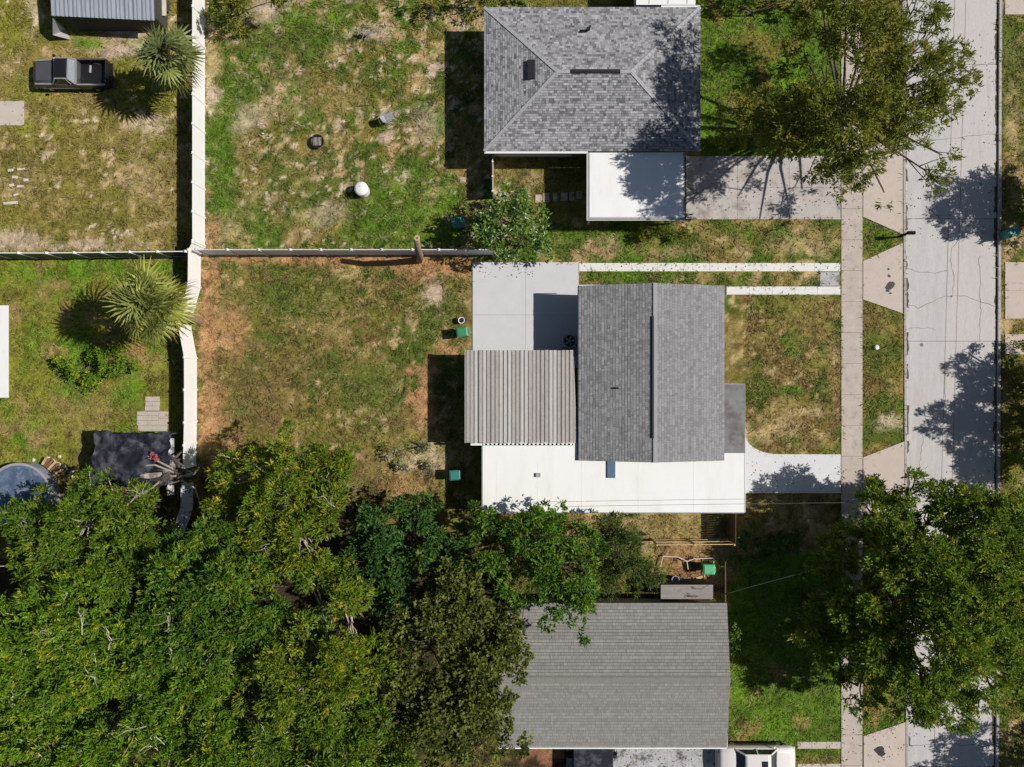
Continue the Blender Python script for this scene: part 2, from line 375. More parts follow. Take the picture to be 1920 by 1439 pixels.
BLOBS = [  # px, py, rx, ry, colour, strength
    (415, 250, 26, 160, GB, 1.1), (440, 180, 50, 60, GB, .9), (560, 45, 40, 35, GBR, 1.2), (600, 60, 60, 40, GB, 1.0), (500, 90, 70, 40, GM, .9), (640, 20, 30, 25, GBR, .9),
    (825, 235, 20, 30, GB, 1.2), (800, 400, 70, 60, GBR, .9), (720, 425, 120, 40, GB, 1.0), (480, 420, 60, 45, GB, .6), (395, 120, 14, 60, TAN, .8), (396, 180, 14, 30, PINK, 1.0),
    (800, 230, 30, 34, PINK, .5), (700, 60, 34, 20, PINK, .7), (470, 215, 36, 26, PINK, .5), (530, 190, 50, 34, TAN, .45), (620, 400, 36, 24, PINK, .5), (500, 15, 40, 20, PINK, .9), (420, 440, 40, 25, TAN, .6), (620,180,60,40,DRY,.8), (560,330,50,40,DRY,.4),
    (392, 600, 20, 150, DIRT, 1.4), (395, 780, 24, 80, DIRT, 1.4), (430, 620, 36, 60, DIRT, .8), (420, 850, 40, 40, DIRT, 1.0), (500, 484, 150, 10, DIRT, 1.2), (700, 490, 200, 10, DIRT, 1.1), (830, 500, 60, 24, DIRT, 1.0),
    (815, 550, 26, 30, PINK, 1.0), (798, 740, 18, 55, DIRT, 1.5), (776, 750, 14, 16, DIRT, 1.5), (772, 695, 16, 14, DIRT, 1.2), (845, 655, 30, 10, DIRT, 1.2), (860, 500, 20, 20, DIRT, .9),
    (740, 880, 50, 50, DRY, .8), (760, 910, 50, 30, DIRT, .7), (790, 860, 50, 26, SAND, .55), (700, 720, 50, 50, GM, .8), (850, 560, 20, 40, GM, .9), (480, 740, 70, 90, BROWN, .7), (560, 690, 60, 60, BROWN, .5), (540, 560, 110, 50, GM, .6),
    (250, 60, 60, 22, SAND, .8), (230, 95, 70, 14, PINK, .9), (150, 85, 40, 16, TAN, .7), (160, 82, 26, 12, GBR, 1.0), (60, 30, 18, 40, SAND, .7), (285, 235, 34, 22, SAND, .8), (40, 448, 60, 14, PINK, .8), (130, 460, 110, 10, PINK, .8), (20, 120, 30, 26, TAN, .6), (60, 170, 40, 30, GY, .8), (20, 60, 40, 50, GY, .8), (270, 330, 40, 30, TAN, .5), (95, 288, 10, 8, SAND, 1.0), (40, 350, 40, 40, TAN, .6),
    (255, 655, 16, 8, DIRT, .9), (90, 660, 22, 12, DIRT, .9), (170, 770, 60, 40, DRY, .7), (240, 740, 30, 30, GBR, .8), (60, 640, 30, 60, GBR, .7),
    (1487, 645, 24, 24, GB, 1.1), (1490, 735, 20, 10, GB, 1.0), (1420, 735, 24, 24, GM, .9), (1520, 775, 40, 8, TAN, 1.0), (1450, 808, 50, 14, TAN, 1.0), (1405, 820, 12, 20, TAN, .9), (1470, 580, 70, 26, GO, .8), (1530, 620, 40, 40, DRY, .6),
    (1672, 790, 22, 16, SAND, .8), (1650, 845, 14, 12, BROWN, .8), (1655, 450, 30, 40, GB, 1.0), (1640, 640, 20, 60, GM, .7),
    (1260, 990, 50, 30, DRY, 1.0), (1290, 1050, 60, 40, DIRT, .8), (1300, 1085, 60, 26, DIRT, 1.0), (1012, 1425, 60, 40, (.25, .12, .065), 1.8), (950, 310, 40, 20, DRY, .8), (1010, 330, 50, 30, GO, .7), (1005, 330, 30, 20, TAN, .5),
    (1270, 470, 60, 14, TAN, .6), (1500, 460, 60, 20, TAN, .7), (1380, 440, 40, 16, GB, .8), (1120, 470, 40, 14, TAN, .7), (1080, 445, 60, 12, GB, .9),
    (1905, 140, 30, 120, GM, .8), (1900, 240, 20, 60, TAN, .7), (1895, 860, 16, 40, GY, .8), (1885, 475, 20, 20, TAN, .9),
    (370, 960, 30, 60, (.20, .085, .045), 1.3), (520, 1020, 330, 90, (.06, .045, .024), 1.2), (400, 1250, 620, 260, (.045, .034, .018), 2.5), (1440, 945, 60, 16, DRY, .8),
]

def ground_color(X, Y):
    C = np.empty(X.shape + (3,)); C[:] = GO
    jx = (fbm(X, Y, 30, 501) - .5) * 16; jy = (fbm(X, Y, 30, 502) - .5) * 16
    def layer(C, c, m):
        return C * (1 - m[..., None]) + np.array(c) * m[..., None]
    for (rc, base, layers) in ZONES:
        x, y = X + jx * .5, Y + jy * .5
        m = np.clip((x - rc[0]) / 5, 0, 1) * np.clip((rc[2] - x) / 5, 0, 1) * np.clip((y - rc[1]) / 5, 0, 1) * np.clip((rc[3] - y) / 5, 0, 1)
        if not m.any(): continue
        Z = np.empty_like(C); Z[:] = base
        for (c, s, th, so, seed) in layers:
            Z = layer(Z, c, np.clip((fbm(X, Y, s, seed) - th) / so, 0, 1))
        C = C * (1 - m[..., None]) + Z * m[..., None]
    n1 = fbm(X, Y, 34, 777); n2 = fbm(X, Y, 12, 778)
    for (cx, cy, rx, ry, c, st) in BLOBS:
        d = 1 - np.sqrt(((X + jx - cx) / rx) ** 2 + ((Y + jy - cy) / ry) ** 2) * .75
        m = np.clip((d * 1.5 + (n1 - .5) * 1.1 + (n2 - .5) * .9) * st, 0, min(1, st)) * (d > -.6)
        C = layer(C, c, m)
    n3 = fbm(X, Y, 7, 779, 2); n4 = fbm(X, Y, 16, 780, 3)
    return C * (.66 + .50 * n3 + .36 * n4)[..., None]

ROADL = lambda py: 1695 + py * 7 / 1439
ROADR = lambda py: 1873 - py * 6 / 1439
def axis(lo, hi, step, ext):
    core = np.arange(lo, hi + 1e-6, step)
    e = np.concatenate([np.arange(.6, 70, .8), [90, 130, 200, 350, 700]]) * ext
    return np.concatenate([lo - e[::-1], core, hi + e])
gx = axis(-40, 40, .2, 1); gy = axis(-30, 30, .2, 1)
GX, GYY = np.meshgrid(gx, gy)
PX, PY = GX * PPM + 960, 719.5 - GYY * PPM
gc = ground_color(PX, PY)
pyc = np.clip(PY, -400, 1900)
road_mask = (PX > ROADL(pyc) - 2) & (PX < ROADR(pyc) + 2)
gz = (fbm(PX, PY, 120, 900) - .5) * .05 + (fbm(PX, PY, 14, 901, 2) - .5) * .035
gz = np.minimum(gz, .02) - .02
gz[road_mask] = -.35
gv = np.stack([GX, GYY, gz], -1).reshape(-1, 3)
nx, ny = len(gx), len(gy)
idx = np.arange(nx * ny).reshape(ny, nx)
gf = np.stack([idx[:-1, :-1], idx[:-1, 1:], idx[1:, 1:], idx[1:, :-1]], -1).reshape(-1, 4)
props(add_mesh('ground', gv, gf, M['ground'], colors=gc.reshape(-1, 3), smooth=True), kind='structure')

# ------------------------------------------------------------------ paving
EXCL = []        # px rects where no grass grows
POLYX = []       # px polygons where no grass grows
def rect_slabs(name, x0, y0, x1, y1, nxs, nys, mats, top=.03, thick=.12, gap=.006, jitter=.0):
    """structure: an empty with separate slabs"""
    EXCL.append((x0, y0, x1, y1))
    c = P((x0 + x1) / 2, (y0 + y1) / 2)
    root = bpy.data.objects.new(name, None); col.objects.link(root); root.location = c; ORIGIN[root.name] = c
    root['kind'] = 'structure'; root.empty_display_size = .2
    for i in range(nxs):
        for j in range(nys):
            a = P(x0 + (x1 - x0) * i / nxs, y0 + (y1 - y0) * j / nys); b = P(x0 + (x1 - x0) * (i + 1) / nxs, y0 + (y1 - y0) * (j + 1) / nys)
            dz = random.uniform(-.006, .006)
            MB().box(a.x + gap, a.y - gap, top - thick, b.x - gap, b.y + gap, top + dz).build('slab', random.choice(mats), root, bevel=.008)
    return root
def poly_slab(name, pts, m, top=.03, thick=.14, parent=None):
    POLYX.append(pts)
    o = MB().prism([tuple(P(*p))[:2] for p in pts], top - thick, top).build(name, m, parent)
    if parent is None: o['kind'] = 'structure'
    return o

def strip(pts, wd, z, name, m, parent, zf=None):
    """thin flat ribbon along px points (a crack)"""
    q = [P(*p) for p in pts]; mb = MB(); n = len(q)
    L, Rr = [], []
    for i in range(n):
        d = (q[min(i + 1, n - 1)] - q[max(i - 1, 0)]); d.z = 0; d.normalize(); s = Vector((-d.y, d.x, 0)) * wd * random.uniform(.3, .75)
        L.append(q[i] + s); Rr.append(q[i] - s)
    for i in range(n - 1):
        a, b, c, d = Rr[i], Rr[i + 1], L[i + 1], L[i]
        for p in (a, b, c, d): p.z = z
        mb.quad(a, b, c, d)
    o = mb.build(name, m, parent)
    return o
def wiggle(pts, amp=2.0, seg=9):
    out = []
    for i in range(len(pts) - 1):
        (x0, y0), (x1, y1) = pts[i], pts[i + 1]
        k = max(2, int(math.hypot(x1 - x0, y1 - y0) / seg))
        for j in range(k):
            t = j / k; out.append((x0 + (x1 - x0) * t + random.gauss(0, amp * .5), y0 + (y1 - y0) * t + random.gauss(0, amp * .5)))
    out.append(pts[-1]); return out

# road: three lanes of poured slabs, cracks, kerbs
road = bpy.data.objects.new('road', None); col.objects.link(road); road['kind'] = 'structure'; road.location = P(1785, 720); ORIGIN[road.name] = road.location.copy()
ZR = -.07
ys = [-2000, -1600, -1200, -800, -420, -180, 120, 410, 640, 905, 1170, 1439, 1700, 1900, 2300, 2800, 3300]
for (fa, fb, mm) in ((0.0, .475, 'road2'), (.478, .595, 'road'), (.598, 1.0, 'road')):
    for i in range(len(ys) - 1):
        ya, yb = ys[i], ys[i + 1]
        def X(f, y): return ROADL(y) + 2 + (ROADR(y) - ROADL(y) - 4) * f - (f > .1) * (f < .9) * (min(max(y, -420), 1900) - 400) * .028
        g = .35
        pts = [(X(fa, ya) + g * (fa > 0), ya + g), (X(fb, ya), ya + g), (X(fb, yb), yb - g), (X(fa, yb) + g * (fa > 0), yb - g)]
        MB().prism([tuple(P(*p))[:2] for p in pts], -.3, ZR).build('road_slab', M[mm], road)
POLYX.append([(1693, -400), (1876, -400), (1870, 1900), (1698, 1900)])
for c in ([(1700, 412), (1745, 406), (1780, 403)], [(1745, 406), (1757, 428), (1770, 445), (1785, 452)], [(1698, 500), (1725, 511), (1755, 512), (1777, 507)], [(1698, 570), (1722, 578), (1745, 568), (1775, 556), (1810, 555), (1840, 566), (1868, 575)],
          [(1706, 616), (1740, 615), (1756, 620)], [(1800, 447), (1785, 465), (1784, 490), (1790, 525), (1786, 556)], [(1838, 480), (1840, 560), (1838, 640)], [(1790, 930), (1786, 985), (1790, 1020)], [(1735, 800), (1722, 890), (1716, 930)], [(1775, 690), (1772, 760)],
          [(1700, 1400), (1780, 1395), (1860, 1402)], [(1720, 120), (1790, 128), (1866, 118)], [(1700, 255), (1760, 262), (1866, 250)]):
    strip(wiggle(c, 1.9, 7), .03, ZR + .004, 'crack', M['crack'], road)
for (x, y, r) in ((1785, 556, .07), (1729, 647, .12), (1785, 902, .16), (1840, 345, .1)):
    c = P(x, y); MB().lathe((c.x, c.y, ZR + .001), [(r, 0), (r, .004)], 12).build('patch', M['crack'], road)
for (f, off) in ((ROADL, 3.0), (ROADR, -2.5)):
    y = -60
    while y < 1480:
        L_ = random.uniform(14, 60); n_ = max(3, int(L_ / 6))
        pts = [(f(y + L_ * t / n_) + off + random.gauss(0, .8), y + L_ * t / n_) for t in range(n_ + 1)]
        strip(pts, random.uniform(.08, .26), ZR + .006, 'gutter_dirt', M['gutter_dirt'], road)
        y += L_ + random.uniform(0, 50)
def kerb(name, f, wd, segs, tops, m):
    root = bpy.data.objects.new(name, None); col.objects.link(root); root['kind'] = 'structure'; root.location = P(f(720), 720); ORIGIN[root.name] = root.location.copy()
    for i in range(len(segs) - 1):
        ya, yb = segs[i], segs[i + 1]
        pts = [(f(ya), ya + .3), (f(ya) + wd, ya + .3), (f(yb) + wd, yb - .3), (f(yb), yb - .3)]
        MB().prism([tuple(P(*p))[:2] for p in pts], -.3, tops(ya, yb)).build('kerb_stone', m, root, bevel=.02)
ksegs = list(range(-2000, 3300, 100))
kerb('kerb_east', ROADR, 5.5, ksegs, lambda a, b: .055 + random.uniform(-.01, .01), M['kerb'])
kerb('kerb_west', lambda y: ROADL(y) - 3.5, 5, ksegs, lambda a, b: .038 + random.uniform(-.008, .008), M['kerb'])

# sidewalk
rect_slabs('sidewalk', 1577, -1000, 1617, 2480, 1, 60, [M['walk']], gap=.007)
# aprons between sidewalk and road
for k, pts in enumerate(([(1618, 285), (1692, 250), (1692, 440), (1618, 407)], [(1618, 490), (1692, 456), (1692, 588), (1618, 562)], [(1618, 858), (1695, 828), (1695, 1000), (1618, 960)],
            [(1619, 1380), (1697, 1354), (1697, 1520), (1619, 1500)])):
    a = poly_slab('driveway_apron', pts, M['apron'], top=.045)
    if k == 1:
        for (dx, dy, r, n) in ((1667, 537, 9, 9), (1673, 533, 5, 7), (1664, 545, 5, 7), (1666, 518, 4, 7), (1665, 505, 3, 6), (1669, 550, 3, 6)):
            pts2 = [(dx + math.cos(t * 2 * math.pi / n) * r * random.uniform(.5, 1.15), dy + math.sin(t * 2 * math.pi / n) * r * random.uniform(.5, 1.15)) for t in range(n)]
            q = [P(*p) for p in pts2]
            MB().prism([(p.x, p.y) for p in q], .0455, .047 + random.random() * .002).build('oil_stain', M['oil'], a)
    if k == 3:
        pts2 = [(1650 + math.cos(t * .7) * 12 * random.uniform(.5, 1.2), 1408 + math.sin(t * .7) * 10 * random.uniform(.5, 1.2)) for t in range(9)]
        MB().prism([tuple(P(*p))[:2] for p in pts2], .0455, .048).build('oil_stain', M['oil'], a)
# concrete of the middle house
rect_slabs('patio', 886, 492, 1085, 690, 2, 2, [M['concrete']])
rect_slabs('driveway_ribbon_upper', 1085.6, 493.5, 1575.5, 509.5, 10, 1, [M['concrete_white']])
rect_slabs('driveway_ribbon_lower', 1362, 537.5, 1575.5, 553, 5, 1, [M['concrete_white']])
rect_slabs('broken_slab', 1537, 510.5, 1574, 536.5, 1, 1, [M['slab_dirty']], top=.01)
curve = [(1397, 800)] + [(1397 + 63 * (1 - math.cos(t)), 815 + 37 * math.sin(t)) for t in np.linspace(0.15, math.pi / 2, 9)]
poly_slab('front_driveway', curve + [(1576, 852.5), (1576, 925), (1340, 925), (1340, 800)], M['concrete_pale'], top=.035)
# concrete of the other houses
rect_slabs('driveway_north', 1286, 293, 1576, 412, 3, 2, [M['drive_old']])
rect_slabs('driveway_strip_upper', 1495, 1391, 1580 - 4, 1404, 3, 1, [M['apron']])
rect_slabs('driveway_strip_lower', 1495, 1432, 1580 - 4, 1446, 3, 1, [M['apron']])
rect_slabs('carport_slab', 1062, 1380, 1345, 1475, 3, 1, [M['slab_dirty']])
rect_slabs('driveway_east', 1884, 492, 2100, 598, 2, 2, [M['apron']])
rect_slabs('driveway_east_lower', 1884, 627, 2100, 665, 2, 1, [M['apron']])
rect_slabs('driveway_east_upper', 1884, -60, 2100, 28, 2, 1, [M['apron']])
rect_slabs('garden_slab', -60, 190, 45, 236, 1, 1, [M['slab_spot']])
EXCL += [(908, 20, 1313, 290), (1100, 280, 1290, 415), (875, 540, 1400, 960), (940, 1130, 1365, 1440), (100, -40, 290, 55), (172, 815, 315, 890)]

# courtyard stepping stones
for k, (x, y, wd, ht) in enumerate(((1010, 373, 13, 15), (1024, 371, 11, 17), (1041, 370, 9, 16), (1058, 369, 12, 15), (1072, 368, 9, 16), (1086, 366, 11, 14))):
    a, b = P(x - wd / 2, y - ht / 2), P(x + wd / 2, y + ht / 2)
    o = MB().box(a.x, a.y, -.05, b.x, b.y, .03).build('stepping_stone', M['paver'], bevel=.015)
    props(o, 'pale stepping stone, %s in the row between shrub and white carport' % ('westernmost', 'second', 'third', 'fourth', 'fifth', 'last')[k], 'stepping stone', 'courtyard stepping stones')
# old brick stubs in the north west yard
for k, (x, y, wd, ht, rz) in enumerate(((20, 320, 9, 5, .1), (28, 333, 10, 5, 0), (40, 318, 14, 4, .05), (48, 338, 10, 5, 0), (22, 348, 8, 5, .2), (38, 350, 12, 4, 0), (20, 381, 26, 5, .08), (30, 366, 8, 4, .3))):
    c = P(x, y); o = MB().box(-wd / 56, -ht / 56, -.04, wd / 56, ht / 56, .05).build('brick', M['stone'], bevel=.01)
    o.location = (c.x, c.y, 0); o.rotation_euler = (0, 0, rz)
    props(o, 'pale half-buried brick in the dry yard, %s' % ('top left of its patch', 'second down on the left', 'thin one at the top', 'rightmost of its patch', 'lower left of its patch', 'lower middle of its patch', 'longest one lying lowest', 'small turned one above the longest')[k], 'brick', 'bricks sunk in the dry yard')

# pavers beside the shed with the dark tarp
pv = []
for (x0, y0, x1, y1) in ((273, 744, 299, 753), (273, 754, 285, 761), (286, 754, 299, 761), (272, 762, 298, 770), (257, 772, 276, 779), (277, 772, 297, 779), (257, 780, 284, 788), (285, 780, 297, 788), (298, 772, 315, 784), (257, 789, 276, 797), (277, 789, 297, 797), (298, 785, 315, 797), (259, 798, 286, 808), (287, 798, 313, 808)):
    pv.append((x0, y0, x1, y1))
pr = bpy.data.objects.new('paver_path', None); col.objects.link(pr); pr['kind'] = 'structure'; pr.location = P(285, 775); ORIGIN[pr.name] = pr.location.copy()
EXCL.append((255, 742, 316, 812))
for q in pv:
    a, b = P(q[0] - .1, q[1] - .1), P(q[2] + .4, q[3] + .4)
    MB().box(a.x, a.y, -.05, b.x, b.y, .035 + random.uniform(-.006, .006)).build('paver', M['paver'], pr, bevel=.01)

# ------------------------------------------------------------------ roofs and houses
def shingle_face(acc, O, U, V, N, Ls, ext, tone, exposure=.19, wd=.36, spread=.28):
    """rows of tabs on a sloping face; ext(t) gives the u range at slope distance t"""
    verts, faces, cols = acc
    rows = int(math.ceil(Ls / exposure))
    for r in range(rows):
        t0 = r * exposure; t1 = min(Ls, t0 + exposure * .91)  # courses stop short so the dark underlay draws a shadow line between them
        a0, a1 = ext(min(t0 + exposure * .5, Ls))
        u = a0 - random.uniform(0, wd)
        rowtone = random.uniform(.93, 1.07)
        while u < a1:
            ww = wd * random.choice((.6, .8, 1.0, 1.3, 1.9))
            ua, ub = max(u, a0), min(u + ww - .007, a1)
            u += ww
            if ub - ua < .03: continue
            lift = random.uniform(.012, .024)
            p = [O + U * ua + V * t0 + N * lift, O + U * ub + V * t0 + N * lift, O + U * ub + V * t1 + N * .004, O + U * ua + V * t1 + N * .004,
                 O + U * ua + V * t0, O + U * ub + V * t0]
            n = len(verts); verts += [tuple(q) for q in p]
            faces += [(n, n + 1, n + 2, n + 3), (n + 4, n + 5, n + 1, n)]
            k = rowtone * (1 + random.choice((-1, -.6, 0, .2, .6, 1)) * spread * random.uniform(.5, 1.1))
            cols += [(tone[0] * k, tone[1] * k, tone[2] * k)] * 6

def window(parent, c, wd, ht, face):
    """c = centre on wall plane; face 'x+','x-','y+','y-'"""
    s = 1 if face[1] == '+' else -1
    fr = MB(); pn = MB()
    def bx(mb, u0, z0, u1, z1, d0, d1):
        if face[0] == 'x': mb.box(c.x + s * d0, c.y + u0, c.z + z0, c.x + s * d1, c.y + u1, c.z + z1)
        else: mb.box(c.x + u0, c.y + s * d0, c.z + z0, c.x + u1, c.y + s * d1, c.z + z1)
    hw, hh = wd / 2, ht / 2; t = .07
    bx(fr, -hw, -hh, hw, -hh + t, .003, .06); bx(fr, -hw, hh - t, hw, hh, .003, .06); bx(fr, -hw, -hh + t, -hw + t, hh - t, .003, .06); bx(fr, hw - t, -hh + t, hw, hh - t, .003, .06); bx(fr, -hw + t, -.025, hw - t, .025, .003, .05)
    f = fr.build('window', M['white_trim'], parent)
    bx(pn, -hw + t, -hh + t, hw - t, hh - t, .004, .02); pn.build('pane', M['glass'], f)

def door(parent, c, face, m):
    s = 1 if face[1] == '+' else -1
    a = MB(); b = MB()
    if face[0] == 'x': a.box(c.x + s * .003, c.y - .46, .05, c.x + s * .05, c.y + .46, 2.1); b.box(c.x + s * .05, c.y + .34, 1.0, c.x + s * .1, c.y + .4, 1.06)
    else: a.box(c.x - .46, c.y + s * .003, .05, c.x + .46, c.y + s * .05, 2.1); b.box(c.x + .34, c.y + s * .05, 1.0, c.x + .4, c.y + s * .1, 1.06)
    d = a.build('door', m, parent); b.build('handle', M['steel'], d)

def acc_build(acc, parent):
    o = add_mesh('shingles', np.array(acc[0]), np.array(acc[1]), M['shingle'], parent, colors=np.array(acc[2]))
    o['kind'] = 'stuff'; return o

# ---- north house: hip roof
EZ = 2.7
nw, se = P(908, 14, EZ), P(1313, 284, EZ)
x0, x1, y0, y1 = nw.x, se.x, se.y, nw.y
NH = thing('hip_roof_house', 'house with grey shingled hip roof and long black ridge vent beside the white carport', 'house', ((x0 + x1) / 2, (y0 + y1) / 2, 0))
hy = (y1 - y0) / 2; rise = hy * .24; yc = (y0 + y1) / 2; RZ = EZ + rise
MB().box(x0 + .55, y0 + .5, 0, x1 - .55, y1 - .5, EZ - .12).build('wall', M['stucco'], NH)
b = MB()
n = 0
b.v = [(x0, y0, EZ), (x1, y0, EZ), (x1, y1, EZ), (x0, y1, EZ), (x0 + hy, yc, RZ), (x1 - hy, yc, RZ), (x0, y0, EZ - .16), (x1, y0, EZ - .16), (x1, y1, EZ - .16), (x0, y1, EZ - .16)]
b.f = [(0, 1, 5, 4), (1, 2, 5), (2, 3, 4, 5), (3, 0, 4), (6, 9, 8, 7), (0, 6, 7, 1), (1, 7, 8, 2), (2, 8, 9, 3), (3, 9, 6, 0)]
nroof = b.build('roof', M['felt_shade'], NH)
acc = ([], [], [])
sl = math.hypot(hy, rise); cs, sn = hy / sl, rise / sl; LX, LY = x1 - x0, y1 - y0
tone = (.27, .27, .285)
ZV = Vector((0, 0, 1))
for (O, U, H, L) in ((Vector((x0, y0, EZ)), Vector((1, 0, 0)), Vector((0, 1, 0)), LX), (Vector((x1, y1, EZ)), Vector((-1, 0, 0)), Vector((0, -1, 0)), LX),
                     (Vector((x1, y0, EZ)), Vector((0, 1, 0)), Vector((-1, 0, 0)), LY), (Vector((x0, y1, EZ)), Vector((0, -1, 0)), Vector((1, 0, 0)), LY)):
    V = H * cs + ZV * sn; N = U.cross(V)
    shingle_face(acc, O, U, V, N, sl, lambda t, L=L: (t * cs, L - t * cs), tone, spread=.5, exposure=.15, wd=.17)
acc_build(acc, nroof)
for (a, c) in (((x0, y0, EZ), (x0 + hy, yc, RZ)), ((x0, y1, EZ), (x0 + hy, yc, RZ)), ((x1, y0, EZ), (x1 - hy, yc, RZ)), ((x1, y1, EZ), (x1 - hy, yc, RZ)), ((x0 + hy, yc, RZ), (x1 - hy, yc, RZ))):
    a, c = Vector(a), Vector(c); L = (c - a).length; nseg = int(L / .3); d = (c - a) / nseg
    mb = MB()
    for k in range(nseg): mb.beam(a + d * k + ZV * .015, a + d * (k + 1.04) + ZV * .03, .2, .035)
    mb.build('ridge_cap', mat('ridge_cap_grey', (.37, .37, .385), .9, .2, 8, .2, 30), nroof)
a, c = P(1071, 130, RZ + .05), P(1163, 130, RZ + .05)
MB().box(a.x, yc - .11, RZ - .02, c.x, yc + .11, RZ + .13).build('ridge_vent', M['black'], nroof, bevel=.02)
a = P(996, 132, EZ + (P(996, 132, EZ + .8).x - x0) * .24)
MB().box(a.x - .26, a.y - .6, a.z - .1, a.x + .24, a.y + .6, a.z + .16).build('roof_vent', M['black'], nroof, bevel=.03)
for (x, y) in ((1101, 55), (1105, 52)):
    a = P(x, y, EZ + .75); MB().tube([(a.x, a.y, a.z - .3), (a.x + .02, a.y, a.z + .18)], .07, 8).build('vent_pipe', M['black'], nroof)
MB().box(x0, y0 - .13, EZ - .13, P(1102, 0, EZ).x, y0 - .004, EZ - .01).build('gutter', M['white_trim'], NH)
MB().box(P(1240, 0, EZ).x, y1 + .004, EZ - .13, x1, y1 + .12, EZ - .01).build('gutter', M['white_trim'], NH)
for (px_, f) in ((960, 'y-'), (1040, 'y-')):
    window(NH, Vector((P(px_, 0).x, y0 + .5, 1.5)), 1.3, 1.1, f)
door(NH, Vector((P(1085, 0).x, y0 + .5, 1)), 'y-', M['wood_brown'])
for py_ in (90, 210): window(NH, Vector((x1 - .55, P(0, py_, 0).y, 1.5)), 1.5, 1.2, 'x+')
for py_ in (100, 230): window(NH, Vector((x0 + .55, P(0, py_, 0).y, 1.5)), 1.2, 1.1, 'x-')

# ---- white carport of the north house
CZ = 2.55
a, c = P(1101, 283, CZ), P(1284, 412, CZ)
CP = thing('carport', 'flat white carport roof on posts dappled with tree shade beside the hip roof house', 'carport', ((a.x + c.x) / 2, (a.y + c.y) / 2, 0))
top = y0 - .02
MB().box(a.x + .14, c.y + .14, CZ - .1, c.x - .1, min(top, a.y) - .02, CZ).build('roof', M['white_roof'], CP)
MB().box(a.x, c.y, CZ - .2, a.x + .138, min(top, a.y), CZ - .03).box(a.x + .138, c.y, CZ - .2, c.x, c.y + .138, CZ - .032).box(c.x - .098, c.y + .138, CZ - .2, c.x, min(top, a.y), CZ - .03).build('edge_trim', M['grey_trim'], CP)
MB().box(a.x - .03, c.y - .03, CZ - .12, a.x - .004, a.y, CZ + .012).box(a.x - .03, c.y - .06, CZ - .12, c.x + .03, c.y - .032, CZ + .012).build('drip_edge', M['white_trim'], CP)
for (xx, yy) in ((a.x + .3, c.y + .3), (c.x - .3, c.y + .3), (a.x + .3, a.y - .9), (c.x - .3, a.y - .9)):
    MB().box(xx - .06, yy - .06, 0, xx + .06, yy + .06, CZ - .1).build('post', M['white_trim'], CP)
# white addition behind the north house
a, c = P(1193, -60, 2.75), P(1304, 15, 2.75)
AD = thing('flat_roof_addition', 'white flat roof cut off by the top edge behind the hip roof house', 'roof', ((a.x + c.x) / 2, (a.y + c.y) / 2, 0))
MB().box(a.x, y1 + .13, 2.62, c.x, a.y, 2.75).build('roof', M['white_roof'], AD)
for k in range(3):
    xx = a.x + .8 + k * 1.2; MB().beam((xx, y1 + .2, 2.752), (xx + .2, a.y - .1, 2.752), .05, .02).build('seam', M['grey_trim'], AD)
MB().box(a.x + .3, y1 + .4, 0, c.x - .3, a.y - .3, 2.6).build('wall', M['stucco'], AD)
# thin garden screen west of the courtyard
a, c = P(925, 292, 0), P(925, 372, 0)
o = thing('courtyard_screen', 'thin pale screen wall standing between the hip roof house and the shrub', 'fence', (a.x, (a.y + c.y) / 2, 0))
for k in range(3):
    ya = a.y + (c.y - a.y) * k / 3; yb = a.y + (c.y - a.y) * (k + 1) / 3
    MB().box(a.x - .025, ya - .02, 0.02, a.x + .025, yb + .02, 1.75).build('panel', M['stucco_tan'], o)
for k in range(4):
    yy = a.y + (c.y - a.y) * k / 3
    MB().box(a.x - .05, yy - .05, 0, a.x + .05, yy + .05, 1.82).build('post', M['white_trim'], o)

# ---- middle house
EZ = 2.75
nw, se = P(1085, 536, EZ), P(1358, 864, EZ)
x0, x1, y0, y1 = nw.x, se.x, se.y, nw.y
MH = thing('gable_roof_house', 'house with grey shingled gable roof, white flat roof extension and ribbed patio cover', 'house', ((x0 + x1) / 2, (y0 + y1) / 2, 0))
xc = (x0 + x1) / 2; hx = (x1 - x0) / 2; rise = hx * .25; RZ = EZ + rise
MB().box(x0 + .5, y0 + .4, 0, x1 - .5, y1 - .35, EZ - .2).build('wall', M['stucco'], MH)
b = MB()
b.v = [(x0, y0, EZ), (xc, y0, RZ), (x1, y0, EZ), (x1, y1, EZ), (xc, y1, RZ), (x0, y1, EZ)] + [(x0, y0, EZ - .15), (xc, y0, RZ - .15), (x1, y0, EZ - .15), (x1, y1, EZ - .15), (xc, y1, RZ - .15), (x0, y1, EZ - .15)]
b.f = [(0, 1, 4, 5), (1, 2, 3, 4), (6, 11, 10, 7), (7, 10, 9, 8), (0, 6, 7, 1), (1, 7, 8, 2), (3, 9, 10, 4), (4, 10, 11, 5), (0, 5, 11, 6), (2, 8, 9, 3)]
mroof = b.build('roof', M['felt_shade'], MH)
for yy in (y0 + .42, y1 - .37):
    gw = MB(); gw.v += [(x0 + .5, yy, EZ - .2), (x1 - .5, yy, EZ - .2), (xc, yy, RZ - .2)]; gw.f.append((0, 1, 2))
    gw.build('gable_wall', M['stucco'], MH)
acc = ([], [], [])
sl = math.hypot(hx, rise); cs, sn = hx / sl, rise / sl; L = y1 - y0
for (O, U, H, tone, sp) in ((Vector((x0, y1, EZ)), Vector((0, -1, 0)), Vector((1, 0, 0)), (.252, .252, .258), .24), (Vector((x1, y0, EZ)), Vector((0, 1, 0)), Vector((-1, 0, 0)), (.252, .252, .258), .18)):
    V = H * cs + ZV * sn; N = U.cross(V)
    shingle_face(acc, O, U, V, N, sl, lambda t: (0, L), tone, exposure=.18, wd=.18, spread=sp)
acc_build(acc, mroof)
mb = MB()
nseg = int(L / .3)
